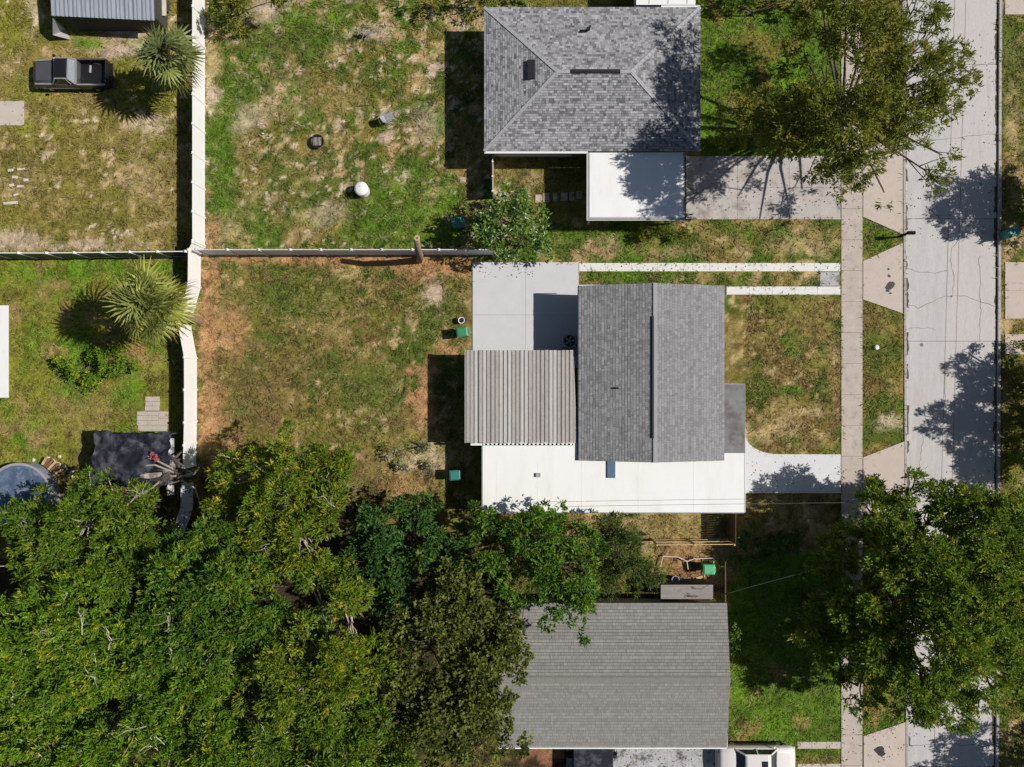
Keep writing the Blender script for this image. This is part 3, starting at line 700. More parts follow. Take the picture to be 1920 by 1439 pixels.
for k in range(nseg): mb.beam((xc, y0 + L * k / nseg, RZ + .015), (xc, y0 + L * (k + 1.04) / nseg, RZ + .03), .24, .04)
mb.build('ridge_cap', M['grey_trim'], mroof)
a, c = P(0, 593, RZ), P(0, 822, RZ)
MB().box(xc - .2, c.y, RZ - .05, xc - .08, a.y, RZ + .055).build('ridge_vent', M['black'], mroof)
a = P(1154, 728, 3.45); MB().tube([(a.x - .12, a.y, a.z - .1), (a.x + .16, a.y, a.z + .1)], .055, 8).build('vent_pipe', M['black'], mroof)
a, c = P(1079, 826, EZ - .15), P(1084, 861, EZ - .15)
MB().box(x0 - .07, y0, EZ - .2, x0 - .004, P(0, 660, EZ).y, EZ - .06).build('gutter', mat('blue_grey_gutter', (.16, .19, .24), .5), MH)
MB().box(x0 - .05, P(0, 658, EZ).y, EZ - .2, x0 - .004, y1, EZ - .06).build('gutter', M['grey_trim'], MH)
MB().box(x0, y1 + .003, EZ - .15, x0 + 1.4, y1 + .05, EZ + .02).build('drip_edge', M['white_trim'], MH)
# extension with white flat roof
FZ = 2.55
a, c = P(905, 828, FZ), P(1396, 961, FZ)
ex = MB()
pw = P(1358, 850, FZ)
ex.prism([(a.x, c.y), (c.x, c.y), (c.x, pw.y), (x1 - .35, pw.y), (x1 - .35, y0 + 1.0), (x0 + .35, y0 + 1.0), (x0 + .35, a.y), (a.x, a.y)], FZ - .16, FZ)
flat = ex.build('flat_roof', M['white_roof'], MH)
MB().box(a.x + .35, c.y + .35, 0, c.x - .6, y0 + .2, FZ - .17).build('extension_wall', M['stucco'], MH)
MB().box(c.x + .003, c.y, FZ - .2, c.x + .05, pw.y, FZ + .02).build('drip_edge', M['white_trim'], MH)
MB().box(a.x - .06, c.y, FZ - .2, a.x - .004, a.y, FZ - .02).box(a.x, c.y - .06, FZ - .2, c.x, c.y - .004, FZ - .01).build('edge_trim', M['grey_trim'], MH)
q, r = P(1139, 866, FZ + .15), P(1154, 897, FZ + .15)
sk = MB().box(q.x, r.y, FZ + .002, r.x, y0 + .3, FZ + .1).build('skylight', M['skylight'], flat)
q = P(1009, 891, FZ); v = MB().box(q.x - .16, q.y - .13, FZ, q.x + .16, q.y + .13, FZ + .14).build('roof_vent', M['grey_trim'], flat, bevel=.02)
for xx in (-1.0, 1.6, 4.4, 8.0, 11.5):
    MB().box(xx, c.y + .05, FZ + .001, xx + .06, y0 - .05, FZ + .005).build('seam', M['white_trim'], flat)
# porch roof on the street side
a, c = P(1358, 721, 2.45), P(1396, 851, 2.45)
MB().box(x1 - .3, c.y + .03, 2.35, c.x, a.y, 2.45).build('porch_roof', M['porch'], MH)
MB().box(c.x + .003, c.y + .03, 2.33, c.x + .04, a.y, 2.462).box(x1 - .1, a.y + .003, 2.33, c.x, a.y + .04, 2.462).build('drip_edge', M['grey_trim'], MH)
for yy in (a.y - .15, c.y + .3):
    MB().box(c.x - .2, yy - .05, 0, c.x - .1, yy + .05, 2.34).build('porch_post', M['white_trim'], MH)
door(MH, Vector((x1 - .5, P(0, 800).y, 1)), 'x+', M['wood_brown'])
for py_ in (590, 680): window(MH, Vector((x1 - .5, P(0, py_).y, 1.5)), 1.5, 1.2, 'x+')
for py_ in (570, 610): window(MH, Vector((x0 + .5, P(0, py_).y, 1.5)), .9, 1.0, 'x-')
window(MH, Vector((xc, y1 - .35, 1.5)), 1.4, 1.1, 'y+')
# patio cover of ribbed pans
PZ = 2.6
a, c = P(873, 657, PZ), P(1075, 831, PZ)
npan = 26; pwid = (c.x - a.x) / npan
cover = MB().box(a.x + .05, c.y + .1, PZ - .14, c.x, a.y - .05, PZ - .06).build('patio_cover', M['dark_wood'], MH)
for k in range(npan):
    xa = a.x + pwid * (k + (random.uniform(-.06, .06) if k else 0))
    dz = random.uniform(-.008, .008); ye = random.uniform(-.03, .03); tw = .0 if k < 22 else .12
    o = MB().box(xa + .055, c.y + ye, PZ - .055, xa + pwid - .012, a.y + ye * .5, PZ + dz).build('pan', M['pan_light'] if random.random() < .35 else M['pan'], cover)
    MB().box(xa - .01, c.y + ye, PZ - .055, xa + .052, a.y + ye * .5, PZ - .03).build('seam', M['pan_rib'], cover)
MB().box(a.x - .05, c.y, PZ - .2, a.x - .012, a.y + .04, PZ + .03).build('fascia', M['pan_light'], cover)
MB().box(a.x + .3 + .02, c.y + .06 - .02 - .2, PZ - .05 - .06, c.x, c.y - .03, PZ - .02 - .03).build('flashing', M['white_trim'], cover)
for k in range(npan - 4):
    xa = a.x + pwid * (k + 4)
    MB().box(xa + .05, c.y - .13, PZ - .07, xa + pwid * .72, c.y - .035, PZ + .005).build('pan_end', M['white_trim'], cover)
for (xx, yy) in ((a.x + .2, a.y - .2), (a.x + .2, (a.y + c.y) / 2), (a.x + .2, c.y + .3), (c.x - 2.5, a.y - .2)):
    MB().box(xx - .05, yy - .05, 0, xx + .05, yy + .05, PZ - .14).build('post', M['white_trim'], MH)
# tail of the patio cover: the run of pans narrows towards the main roof
q = P(1082, 831, PZ)
b = MB(); b.prism([(c.x + .01, a.y - .4), (c.x + .03, a.y - .4), (q.x, c.y), (c.x + .01, c.y)], PZ - .05, PZ - .005).build('pan', M['pan'], cover)

# ---- south house: gable, ridge along x
EZ = 2.7
nw, se = P(935, 1131, EZ), P(1363, 1402, EZ)
x0, x1, y0, y1 = nw.x, se.x, se.y, nw.y
SH = thing('grey_gable_house', 'house with plain grey shingled gable roof partly covered by overhanging trees', 'house', ((x0 + x1) / 2, (y0 + y1) / 2, 0))
yc = (y0 + y1) / 2; hy = (y1 - y0) / 2; rise = hy * .15; RZ = EZ + rise
MB().box(x0 + .4, y0 + .6, 0, x1 - .45, y1 - .5, EZ - .2).build('wall', M['stucco_tan'], SH)
b = MB()
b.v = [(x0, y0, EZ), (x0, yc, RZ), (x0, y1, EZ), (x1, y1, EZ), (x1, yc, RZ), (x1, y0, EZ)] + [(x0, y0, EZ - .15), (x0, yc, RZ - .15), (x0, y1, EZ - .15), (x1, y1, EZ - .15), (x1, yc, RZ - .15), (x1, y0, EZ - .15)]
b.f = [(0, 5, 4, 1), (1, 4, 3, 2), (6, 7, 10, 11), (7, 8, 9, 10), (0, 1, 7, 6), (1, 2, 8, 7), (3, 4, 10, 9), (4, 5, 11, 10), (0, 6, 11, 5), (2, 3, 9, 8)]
sroof = b.build('roof', M['felt_shade'], SH)
for xx in (x0 + .42, x1 - .47):
    gw = MB(); gw.v += [(xx, y0 + .6, EZ - .2), (xx, y1 - .5, EZ - .2), (xx, yc, RZ - .2)]; gw.f.append((0, 1, 2))
    gw.build('gable_wall', M['stucco_tan'], SH)
acc = ([], [], [])
sl = math.hypot(hy, rise); cs, sn = hy / sl, rise / sl; L2 = x1 - x0
for (O, U, H) in ((Vector((x0, y0, EZ)), Vector((1, 0, 0)), Vector((0, 1, 0))), (Vector((x1, y1, EZ)), Vector((-1, 0, 0)), Vector((0, -1, 0)))):
    V = H * cs + ZV * sn; N = U.cross(V)
    shingle_face(acc, O, U, V, N, sl, lambda t: (0, L2), (.25, .242, .23), exposure=.2, wd=.19, spread=.11)
acc_build(acc, sroof)
mb = MB(); nseg = int(L2 / .3)
for k in range(nseg): mb.beam((x0 + L2 * k / nseg, yc, RZ + .015), (x0 + L2 * (k + 1.04) / nseg, yc, RZ + .03), .36, .04)
mb.build('ridge_cap', mat('ridge_cap_brown', (.225, .215, .2), .9, .15, 8, .2, 30), sroof)
MB().box(x0, y0 - .1, EZ - .15, x1, y0 - .004, EZ - .02).box(x1 + .003, y0, EZ - .16, x1 + .05, yc, EZ - .02).build('gutter', M['white_trim'], SH)
for py_ in (1200, 1330): window(SH, Vector((x1 - .45, P(0, py_).y, 1.4)), 1.4, 1.1, 'x+')
for px_ in (1010, 1180): window(SH, Vector((P(px_, 0).x, y0 + .6, 1.4)), 1.4, 1.1, 'y-')
for px_ in (1120, 1300): window(SH, Vector((P(px_, 0).x, y1 - .5, 1.5)), 1.0, .9, 'y+')
door(SH, Vector((P(1100, 0).x, y0 + .6, 1)), 'y-', M['wood_brown'])

# ---- small shed behind the south house
a, c = P(1239, 1097, 1.9), P(1337, 1131, 1.9)
SD = thing('lean_to_shed', 'small lean-to shed with flat grey plywood roof against the plain grey gable house', 'shed', ((a.x + c.x) / 2, (a.y + c.y) / 2, 0))
wdt = (c.x - a.x) / 2
for k in range(2):
    MB().box(a.x + wdt * k + .004, y1 + .01, 1.84, a.x + wdt * (k + 1) - .004, a.y, 1.9).build('roof_sheet', M['ply'], SD)
MB().box(a.x + .1, y1 + .1, 0, c.x - .1, a.y - .1, 1.83).build('wall', M['dark_wood'], SD)

# ---- top left shed with ribbed metal roof
SZ = 2.1
a, c = P(97, -70, SZ), P(291, 35, SZ)
TS = thing('metal_roof_shed', 'shed with blue grey ribbed metal roof and dark wall at the top left', 'shed', ((a.x + c.x) / 2, (a.y + c.y) / 2, 0))
b = MB(); nn = 96
for k in range(nn + 1):
    t = k / nn; xx = a.x + (c.x - a.x) * t; z = SZ + .02 * math.sin(k * math.pi / 2 * 1.0) + (.03 if k % 8 == 0 else 0)
    yy = P(0, 30 + 9 * t, SZ).y
    b.v += [(xx, yy, z), (xx, a.y, z + .25)]
    if k: b.f.append((2 * k - 2, 2 * k, 2 * k + 1, 2 * k - 1))
b.build('roof', M['metal_blue'], TS)
wy = P(0, 59, 0).y
for k in range(12):
    xa = a.x + .5 + (c.x - a.x - .7) * k / 12; xb = a.x + .5 + (c.x - a.x - .7) * (k + 1) / 12
    MB().box(xa + .008, wy, 0, xb - .008, wy + .06, SZ - .08).build('wall_board', M['dark_wood'], TS)
MB().box(a.x + .5, wy + .07, 0, c.x - .2, a.y - .2, SZ - .06).build('wall', M['dark_wood'], TS)
q = [P(100, 36, 1.9), P(100, 62, .9), P(133, 76, 0.0), P(126, 58, 0.0)]
b = MB(); b.quad(P(99, 34, 1.95), P(99, 66, .75), P(132, 75, .03), P(124, 56, .06)); o = b.build('flap', M['grey_trim'], TS)
m_ = o.modifiers.new('solid', 'SOLIDIFY'); m_.thickness = .03
for k, (x, y0_, y1_, wd) in enumerate(((297, -20, 34, 8), (307, -20, 30, 8))):
    a, c = P(x, y0_, .9), P(x + 1, y1_, .75)
    o = MB().beam(a, c, wd / 30, .05).build('plank', M['stone'])
    props(o, ('pale weathered plank leaning next to the ribbed metal shed', 'second pale plank, nearer to the white fence, by the ribbed metal shed')[k], 'plank', 'planks by the metal shed')
    o2 = MB().box(a.x - .2, c.y + .3, 0, a.x + .3, c.y + .7, .72)
props(MB().box(P(290, 0).x, P(0, 26).y, 0, P(318, 0).x, P(0, 4).y, .7).build('trestle', M['dark_wood']), 'dark low trestle under the pale planks beside the ribbed metal shed', 'trestle')

# ---- white outbuilding at the left edge
a, c = P(-150, 573, 2.4), P(14, 746, 2.4)
OB = thing('white_outbuilding', 'white flat roofed outbuilding cut off by the left edge of the photo', 'outbuilding', ((a.x + c.x) / 2, (a.y + c.y) / 2, 0))
MB().box(a.x, c.y, 2.28, c.x, a.y, 2.4).build('roof', M['white_roof'], OB)
MB().box(a.x + .3, c.y + .3, 0, c.x - 1.65, a.y - .3, 2.27).build('wall', M['stucco'], OB)

# ---- canopy covered with a dark tarp
TZ = 2.15
a, c = P(172, 812, TZ), P(316, 912, TZ)
CN = thing('tarp_canopy', 'low canopy covered with a wrinkled dark blue grey tarp beside the pavers', 'canopy', ((a.x + c.x) / 2, (a.y + c.y) / 2, 0))
U = np.linspace(a.x, c.x, 40); Vv = np.linspace(c.y, a.y, 28)
UX, UY = np.meshgrid(U, Vv)
UZ = TZ + (fbm(UX * 28, UY * 28, 40, 333) - .5) * .6 + (fbm(UX * 28, UY * 28, 13, 335) - .5) * .22 - .2
UX = UX + (fbm(UY * 28, UX * 28, 22, 336) - .5) * .3; UY = UY + (fbm(UX * 28, UY * 9, 22, 337) - .5) * .35
vv = np.stack([UX, UY, UZ], -1).reshape(-1, 3); ii = np.arange(40 * 28).reshape(28, 40)
ff = np.stack([ii[:-1, :-1], ii[:-1, 1:], ii[1:, 1:], ii[1:, :-1]], -1).reshape(-1, 4)
add_mesh('tarp', vv, ff, M['tarp'], CN, smooth=True)
for (xx, yy) in ((a.x + .1, a.y - .1), (c.x - .1, a.y - .1), (a.x + .1, c.y + .1), (c.x - .1, c.y + .1)):
    MB().tube([(xx, yy, 0), (xx, yy, TZ - .2)], .04, 8).build('pole', M['steel'], CN)
MB().box(a.x + .05, c.y, 0, a.x + .08, a.y - .02, TZ - .35).build('side_sheet', M['tarp'], CN)
q = P(288, 855, TZ + .12)
b = MB()
pts = []
for i in range(7):
    for j in range(5):
        b.v.append((q.x - .3 + .09 * i + .05 * j + random.gauss(0, .05), q.y - .3 + .14 * j * (1 - i * .1) + random.gauss(0, .05), q.z - .12 + random.random() * .34))
for i in range(6):
    for j in range(4): b.f.append((i * 5 + j, (i + 1) * 5 + j, (i + 1) * 5 + j + 1, i * 5 + j + 1))
props(b.build('crumpled_cloth', M['red'], smooth=True), 'crumpled faded red cloth lying on the dark tarp canopy', 'cloth')

# ------------------------------------------------------------------ fences
def vinyl_fence(name, label, pts, height=1.83, spacing=1.83, m='vinyl', skip=(), pm=None):
    """pts: px ground polyline"""
    q = [P(*p) for p in pts]
    mid = q[len(q) // 2]
    root = thing(name, label, 'fence', (mid.x, mid.y, 0))
    stations = []
    for i in range(len(q) - 1):
        d = q[i + 1] - q[i]; k = max(1, round(d.length / spacing))
        for j in range(k): stations.append(q[i] + d * j / k)
    stations.append(q[-1])
    for i, s in enumerate(stations):
        if i in skip: continue
        mb = MB().box(s.x - .065, s.y - .065, 0, s.x + .065, s.y + .065, height + .05)
        po = mb.build('post', M[m], root)
        cp = MB(); cp.v = [(s.x - .08, s.y - .08, height + .05), (s.x + .08, s.y - .08, height + .05), (s.x + .08, s.y + .08, height + .05), (s.x - .08, s.y + .08, height + .05), (s.x, s.y, height + .12)]
        cp.f = [(0, 3, 2, 1), (0, 1, 4), (1, 2, 4), (2, 3, 4), (3, 0, 4)]
        cp.build('cap', M[m], po)
    for i in range(len(stations) - 1):
        if i in skip: continue
        a, b_ = stations[i], stations[i + 1]; d = (b_ - a).normalized(); a = a + d * .068; b_ = b_ - d * .068
        tilt = random.uniform(-.02, .02)
        MB().beam((a.x, a.y, height / 2), (b_.x, b_.y, height / 2 + tilt), .04, height - .16).build('panel', M[pm or m], root)
        MB().beam((a.x, a.y, height - .045), (b_.x, b_.y, height - .045 + tilt), .055, .085).build('top_rail', M[m], root)
        MB().beam((a.x, a.y, .09), (b_.x, b_.y, .09), .055, .12).build('bottom_rail', M[m], root)
    return root

vinyl_fence('vinyl_fence', 'tall white vinyl fence running from the top edge down to the fence corner', [(384, -120), (384, 462)])
vinyl_fence('vinyl_fence', 'white vinyl fence section bending past the palm between the fence corner and the tree', [(384, 465), (376.5, 478), (376, 540), (366, 576), (361, 592)])
vinyl_fence('vinyl_fence', 'white vinyl fence section below the palm along the bare dirt, ending at the dead fronds', [(358, 613), (369, 672), (369, 790), (367, 872)])
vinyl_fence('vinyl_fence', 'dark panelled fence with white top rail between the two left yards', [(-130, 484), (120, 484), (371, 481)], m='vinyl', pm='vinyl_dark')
vinyl_fence('vinyl_fence', 'grey vinyl fence between the two middle yards, ending at the pale shrub', [(390, 478), (560, 478), (780, 478), (924, 478)], m='vinyl_grey')

# broken fence: fallen curved panel and leaning panels
def bent_panel(name, label, pts, wd, m, z0):
    b = MB(); n = len(pts)
    for i, (x, y, z, tw) in enumerate(pts):
        c = P(x, y, z); d = Vector((math.cos(tw), math.sin(tw), 0)) * wd / 2
        b.v += [tuple(c - d + ZV * .08), tuple(c - d * .3 + ZV * .02), tuple(c + d * .3), tuple(c + d + ZV * .03)]
        if i:
            k = 4 * i
            b.f += [(k - 4 + j, k - 3 + j, k + 1 + j, k + j) for j in range(3)]
    o = b.build(name, m, smooth=False); s = o.modifiers.new('solid', 'SOLIDIFY'); s.thickness = .03
    return props(o, label, 'fence panel')
bent_panel('fence_panel', 'fallen grimy white fence panel curling down towards the trees', [(352, 905, 1.4, .1), (351, 930, 1.3, .05), (351, 950, 1.1, -.1), (346, 968, .9, -.3), (339, 985, .7, -.35), (333, 1003, .45, -.3)], .78, M['vinyl_grime'], 0)
bent_panel('fence_panel', 'narrow grimy white panel standing between the dark tarp and the white fence', [(321, 822, 1.0, 0), (321, 845, 1.0, 0), (322, 870, .95, .1)], .4, M['vinyl_grime'], 0)
bent_panel('fence_panel', 'short grey broken panel piece hanging beneath the dead fronds', [(320, 892, 1.0, 0), (321, 910, .95, 0), (321, 928, .9, .1)], .4, M['vinyl_grime'], 0)

# dead fronds draped over the fence
DF = thing('dead_palm_fronds', 'heap of dead grey fronds and stalks draped over the broken white fence', 'dead fronds', tuple(P(335, 880)))
def blade(path, wd, name, m, parent):
    b = MB(); n = len(path)
    for i, p in enumerate(path):
        p = Vector(p); d = (Vector(path[min(i + 1, n - 1)]) - Vector(path[max(i - 1, 0)])); d.z = 0
        d = d.normalized() if d.length > 1e-6 else Vector((1, 0, 0)); s = Vector((-d.y, d.x, 0))
        ww = wd * math.sin(math.pi * (.12 + .88 * i / (n - 1)) * .97) * .5 + .01
        b.v += [tuple(p - s * ww), tuple(p + ZV * ww * .5), tuple(p + s * ww)]
        if i: b.f += [(3 * i - 3, 3 * i - 2, 3 * i + 1, 3 * i), (3 * i - 2, 3 * i - 1, 3 * i + 2, 3 * i + 1)]
    return b.build(name, m, parent)
cx, cy = 325, 886
for k in range(26):
    t = random.uniform(0, 2 * math.pi); L = random.uniform(20, 62); z = random.uniform(1.9, 2.5)
    path = []
    sx, sy = cx + random.gauss(0, 14), cy + random.gauss(0, 8); cur = random.gauss(0, 1.0)
    for i in range(7):
        f = i / 6
        path.append(P(sx + math.cos(t + cur * f) * L * f, sy + math.sin(t + cur * f) * L * f * .65, max(.4, z - f * f * random.uniform(.5, 1.3))))
    blade(path, random.uniform(.07, .34), 'frond', M['dead_pale'] if k % 4 == 0 else M['dead'], DF)
for (pts) in ([(330, 893), (300, 893), (272, 905), (240, 896)], [(335, 890), (290, 872), (262, 874), (243, 864)], [(325, 880), (290, 862), (266, 850)], [(310, 895), (285, 915), (260, 932), (240, 940)], [(345, 905), (365, 915), (372, 935), (376, 950)]):
    q = [P(x, y, 2.3 - .2 * i) for i, (x, y) in enumerate(pts)]
    MB().tube(q, [.07, .06, .045, .02][:len(q)], 6).build('stalk', M['dead_pale'], DF)

# wooden rail fence and gate post behind the white roof
WF = thing('timber_fence', 'unfinished timber fence with open rails and one boarded side below the white flat roof', 'fence', tuple(P(1300, 1011)))
for z in (.3, .9, 1.72):
    a, c = P(1222, 1011), P(1362, 1010)
    MB().beam((a.x, a.y, z), (c.x, c.y, z), .05, .09).build('rail', M['wood'], WF)
for x in (1222, 1290, 1362):
    a = P(x, 1011); MB().box(a.x - .05, a.y - .05, 0, a.x + .05, a.y + .05, 1.8).build('post', M['wood'], WF)
a, c = P(1363, 948), P(1363, 1009); nb = 14
for k in range(nb):
    ya = a.y + (c.y - a.y) * k / nb; yb = a.y + (c.y - a.y) * (k + 1) / nb
    MB().box(a.x + .03, ya - .006, .03, a.x + .055, yb + .006, 1.75 + random.uniform(-.02, .02)).build('board', M['wood_brown'], WF)
for z in (.4, 1.4): MB().beam((a.x - .005, a.y, z), (a.x - .005, c.y, z), .05, .09).build('rail', M['wood_brown'], WF)
# chain link style top rail at the side of the south house
CL = thing('pipe_fence', 'thin rusty pipe fence rail beside the bright lawn of the plain grey house', 'fence', tuple(P(1349, 1230)))
a, c = P(1350, 1046), P(1351, 1380)
MB().tube([(a.x, a.y, 1.2), (c.x, c.y, 1.2)], .03, 6).build('top_rail', M['rust'], CL)
for k in range(6):
    yy = a.y + (c.y - a.y) * k / 5; MB().tube([(a.x, yy, 0), (a.x, yy, 1.22)], .03, 6).build('post', M['rust'], CL)
# pale pipe frame
PF = thing('bed_frame', 'pale rectangular pipe bed frame lying near the bright green bin', 'bed frame', tuple(P(1290, 1065)))
for (p, q) in (((1243, 1043), (1272, 1045)), ((1243, 1043), (1232, 1086)), ((1302, 1048), (1338, 1047)), ((1338, 1047), (1338, 1062)), ((1288, 1053), (1302, 1048)), ((1288, 1053), (1290, 1068)), ((1272, 1045), (1288, 1053))):
    MB().tube([P(*p, .25), P(*q, .25)], .035, 6).build('tube', M['stone'], PF)
for (x, y) in ((1243, 1043), (1338, 1047), (1232, 1086)): MB().tube([P(x, y, 0), P(x, y, .25)], .03, 6).build('leg', M['stone'], PF)
for k, (p, q, lab) in enumerate((((1276, 1078), (1300, 1094), 'brown plank lying slantwise above the plywood roof'), ((1296, 1078), (1312, 1094), 'brown plank touching the bright green bin side'), ((1302, 1086), (1322, 1080), 'short orange brown plank lying crosswise below the bright green bin'))):
    props(MB().beam(P(*p, .05), P(*q, .05), .16, .05).build('plank', M['wood_brown'] if k != 2 else M['wood']), lab, 'plank', 'planks by the green bin')
a = P(1264, 1084); b = MB(); b.lathe((a.x, a.y, 0), [(.16, 0), (.24, .45), (.26, .46), (.22, .45), (.15, .06)], 14)
props(b.build('basket', M['blue_white'], smooth=False), 'small blue and white basket standing above the plywood lean-to roof', 'basket')
a = P(1248, 1088)
props(MB().box(a.x - .28, a.y - .17, 0, a.x + .22, a.y + .13, .35).build('storage_box', M['black'], bevel=.03), 'black storage box next to the blue and white basket', 'box')

# ------------------------------------------------------------------ wheeled bins
def make_bin(m, label, px_, py_, rz, group='wheeled rubbish bins'):
    c = P(px_, py_)
    r = thing('wheeled_bin', label, 'bin', (c.x, c.y, 0), group, rz)
    def ring(hw, hd, z, off=0): return [(-hd + off, -hw, z), (hd + off, -hw, z), (hd + off, hw, z), (-hd + off, hw, z)]
    MB().loft([ring(.24, .25, .08), ring(.29, .33, .85), ring(.31, .36, .95), ring(.31, .36, .99)]).build('body', m, r, local=True, bevel=.02)
    lid = MB().loft([ring(.33, .39, .995, .02), ring(.33, .39, 1.03, .02), ring(.25, .28, 1.09, .02)]).build('lid', m, r, local=True, bevel=.015)
    MB().box(.36, -.2, 1.0, .46, .2, 1.05).build('handle', m, lid, local=True)
    for s in (-1, 1):
        wl = MB().lathe((.26, s * .27 - .03, .12), [(.04, 0), (.12, 0), (.12, .06), (.04, .06)], 14, 'y').build('wheel', M['rubber'], r, local=True)
    return r
make_bin(M['bin_teal'], 'teal green wheeled bin in the dark shade left of the pale shrub', 860, 424, .3)
make_bin(M['bin_green'], 'green wheeled bin at the edge of the grey patio slab', 868, 625, .12)
make_bin(M['bin_teal'], 'dark teal wheeled bin in the shadow left of the white flat roof', 855, 888, .05)
make_bin(M['bin_bright'], 'bright green wheeled bin by the pipe frame above the plain grey house', 1321, 1061, .0)
make_bin(M['bin_teal'], 'teal wheeled bin in tree shade at the right edge across the road', 1880, 441, .4)

# bucket by the patio
a = P(866, 602); BK = thing('bucket', 'small white bucket with black bits standing above the green bin by the patio', 'bucket', (a.x, a.y, 0))
MB().lathe((a.x, a.y, 0), [(.15, 0), (.2, .42), (.22, .43), (.22, .46), (.18, .46), (.14, .1)], 16).build('pail', M['plastic_white'], BK)
MB().lathe((a.x + .03, a.y, .3), [(.1, 0), (.12, .12), (.05, .2)], 10).build('contents', M['black'], BK)

# tank
a = P(682, 360); TK = thing('round_tank', 'white round tank with domed lid standing on the green lawn', 'tank', (a.x, a.y, 0))
MB().lathe((a.x, a.y, 0), [(.40, 0), (.43, .1), (.43, .72), (.41, .76)], 28).build('tank_body', M['plastic_white'], TK, smooth=False)
ld = MB().lathe((a.x, a.y, .76), [(.45, 0), (.45, .05), (.36, .13), (.2, .18), (.03, .2)], 28).build('lid', M['plastic_white'], TK)
MB().box(a.x - .11, a.y + .08, .92, a.x - .02, a.y + .12, .97).build('knob', M['grey_trim'], ld)
# fire pit
a = P(597, 268); FP = thing('fire_pit', 'black metal fire pit ring lying on the grass', 'fire pit', (a.x, a.y, 0))
MB().lathe((a.x, a.y, .12), [(.2, 0), (.40, .16), (.46, .18), (.46, .2), (.40, .19), (.19, .03)], 20).build('bowl', M['black'], FP)
for k in range(3):
    t = k * 2.1 + .4; MB().tube([(a.x + .4 * math.cos(t), a.y + .4 * math.sin(t), 0), (a.x + .36 * math.cos(t), a.y + .36 * math.sin(t), .3)], .02, 6).build('leg', M['black'], FP)
for k in range(6): MB().tube([(a.x - .22 + .09 * k, a.y - .28, .3), (a.x - .2 + .09 * k, a.y + .25, .31)], .014, 5).build('grate_bar', M['stone'], FP)
# garden chairs
def garden_chair(label, px_, py_, rz, tilt, m, s=1.0):
    c = P(px_, py_); r = thing('garden_chair', label, 'chair', (c.x, c.y, 0), None, rz)
    r.rotation_euler = (tilt[0], tilt[1], rz); r.location.z = tilt[2]; r.scale = (s, s, s)
    MB().box(-.25, -.26, .40, .25, .26, .44).build('seat', m, r, local=True, bevel=.02)
    b = MB()
    for k in range(6):
        t = k / 5; b.v += [(-.25 - .14 * t, -.26 + .03 * t, .44 + .45 * t), (-.28 - .14 * t - .03 * math.sin(t * 3), 0, .44 + .47 * t), (-.25 - .14 * t, .26 - .03 * t, .44 + .45 * t)]
        if k: q = 3 * k; b.f += [(q - 3, q - 2, q + 1, q), (q - 2, q - 1, q + 2, q + 1)]
    o = b.build('backrest', m, r, local=True); mo = o.modifiers.new('solid', 'SOLIDIFY'); mo.thickness = .03
    for (x, y) in ((-.22, -.23), (-.22, .23), (.22, -.23), (.22, .23)): MB().tube([(x * 1.15, y * 1.1, 0), (x, y, .41)], .025, 6).build('leg', m, r, local=True)
    for y in (-.29, .29):
        MB().beam((-.3, y, .64), (.24, y, .62), .06, .03).build('armrest', m, r, local=True)
        MB().tube([(.22, y, .43), (.23, y, .62)], .022, 6).build('arm_post', m, r, local=True)
garden_chair('grey plastic garden chair on the dry grass right of the fire pit', 735, 224, .5, (0, -.25, .1), M['plastic_grey'], 1.05)
garden_chair('small grey chair toppled in the grass near the top of the yard', 678, 75, 2.4, (1.2, .1, .25), M['plastic_grey'], .8)
# mailbox
a = P(1683, 445); MBX = thing('mailbox', 'black mailbox on a dark post by the kerb at the grass triangle', 'mailbox', (a.x, a.y, 0))
MB().box(a.x - .06, a.y - .06, 0, a.x + .06, a.y + .06, 1.35).build('post', M['black_matte'], MBX)
MB().beam((a.x - .1, a.y, 1.2), (a.x + .3, a.y + .02, 1.2), .1, .08).build('arm', M['black_matte'], MBX)
MB().box(a.x - .12, a.y - .11, 1.25, a.x + .42, a.y + .11, 1.46).build('box', M['black_matte'], MBX, bevel=.05)
# small white utility cover on the verge
a = P(1642, 652); b = MB().lathe((a.x, a.y, 0), [(.17, 0), (.17, .14), (.12, .2), (.02, .22)], 14)
props(b.build('utility_cover', M['plastic_white']), 'small white utility cover on the grass verge beside the sidewalk', 'utility cover')
# air conditioner
a = P(1066, 641); AC = thing('air_conditioner', 'dark grey outdoor air conditioner with round fan in the shade of the gable roof', 'air conditioner', (a.x, a.y, 0))
h = .46
MB().box(a.x - h, a.y - h, .04, a.x + h, a.y + h, .82).build('cabinet', M['grey_trim'], AC, bevel=.03)
MB().lathe((a.x, a.y, .822), [(.37, 0), (.37, .012), (.34, .014)], 28).build('fan_guard', M['black'], AC)
for k in range(5):
    t = k * 2 * math.pi / 5; u = Vector((math.cos(t), math.sin(t), 0)); v = Vector((-u.y, u.x, 0)); c = Vector((a.x, a.y, .845))
    MB().quad(c + u * .06, c + u * .3 - v * .07, c + u * .3 + v * .07 + ZV * .02, c + u * .06 + v * .05).build('fan_blade', M['grey_trim'], AC)
MB().lathe((a.x, a.y, .836), [(.07, 0), (.07, .03), (.03, .04)], 12).build('hub', M['grey_trim'], AC)

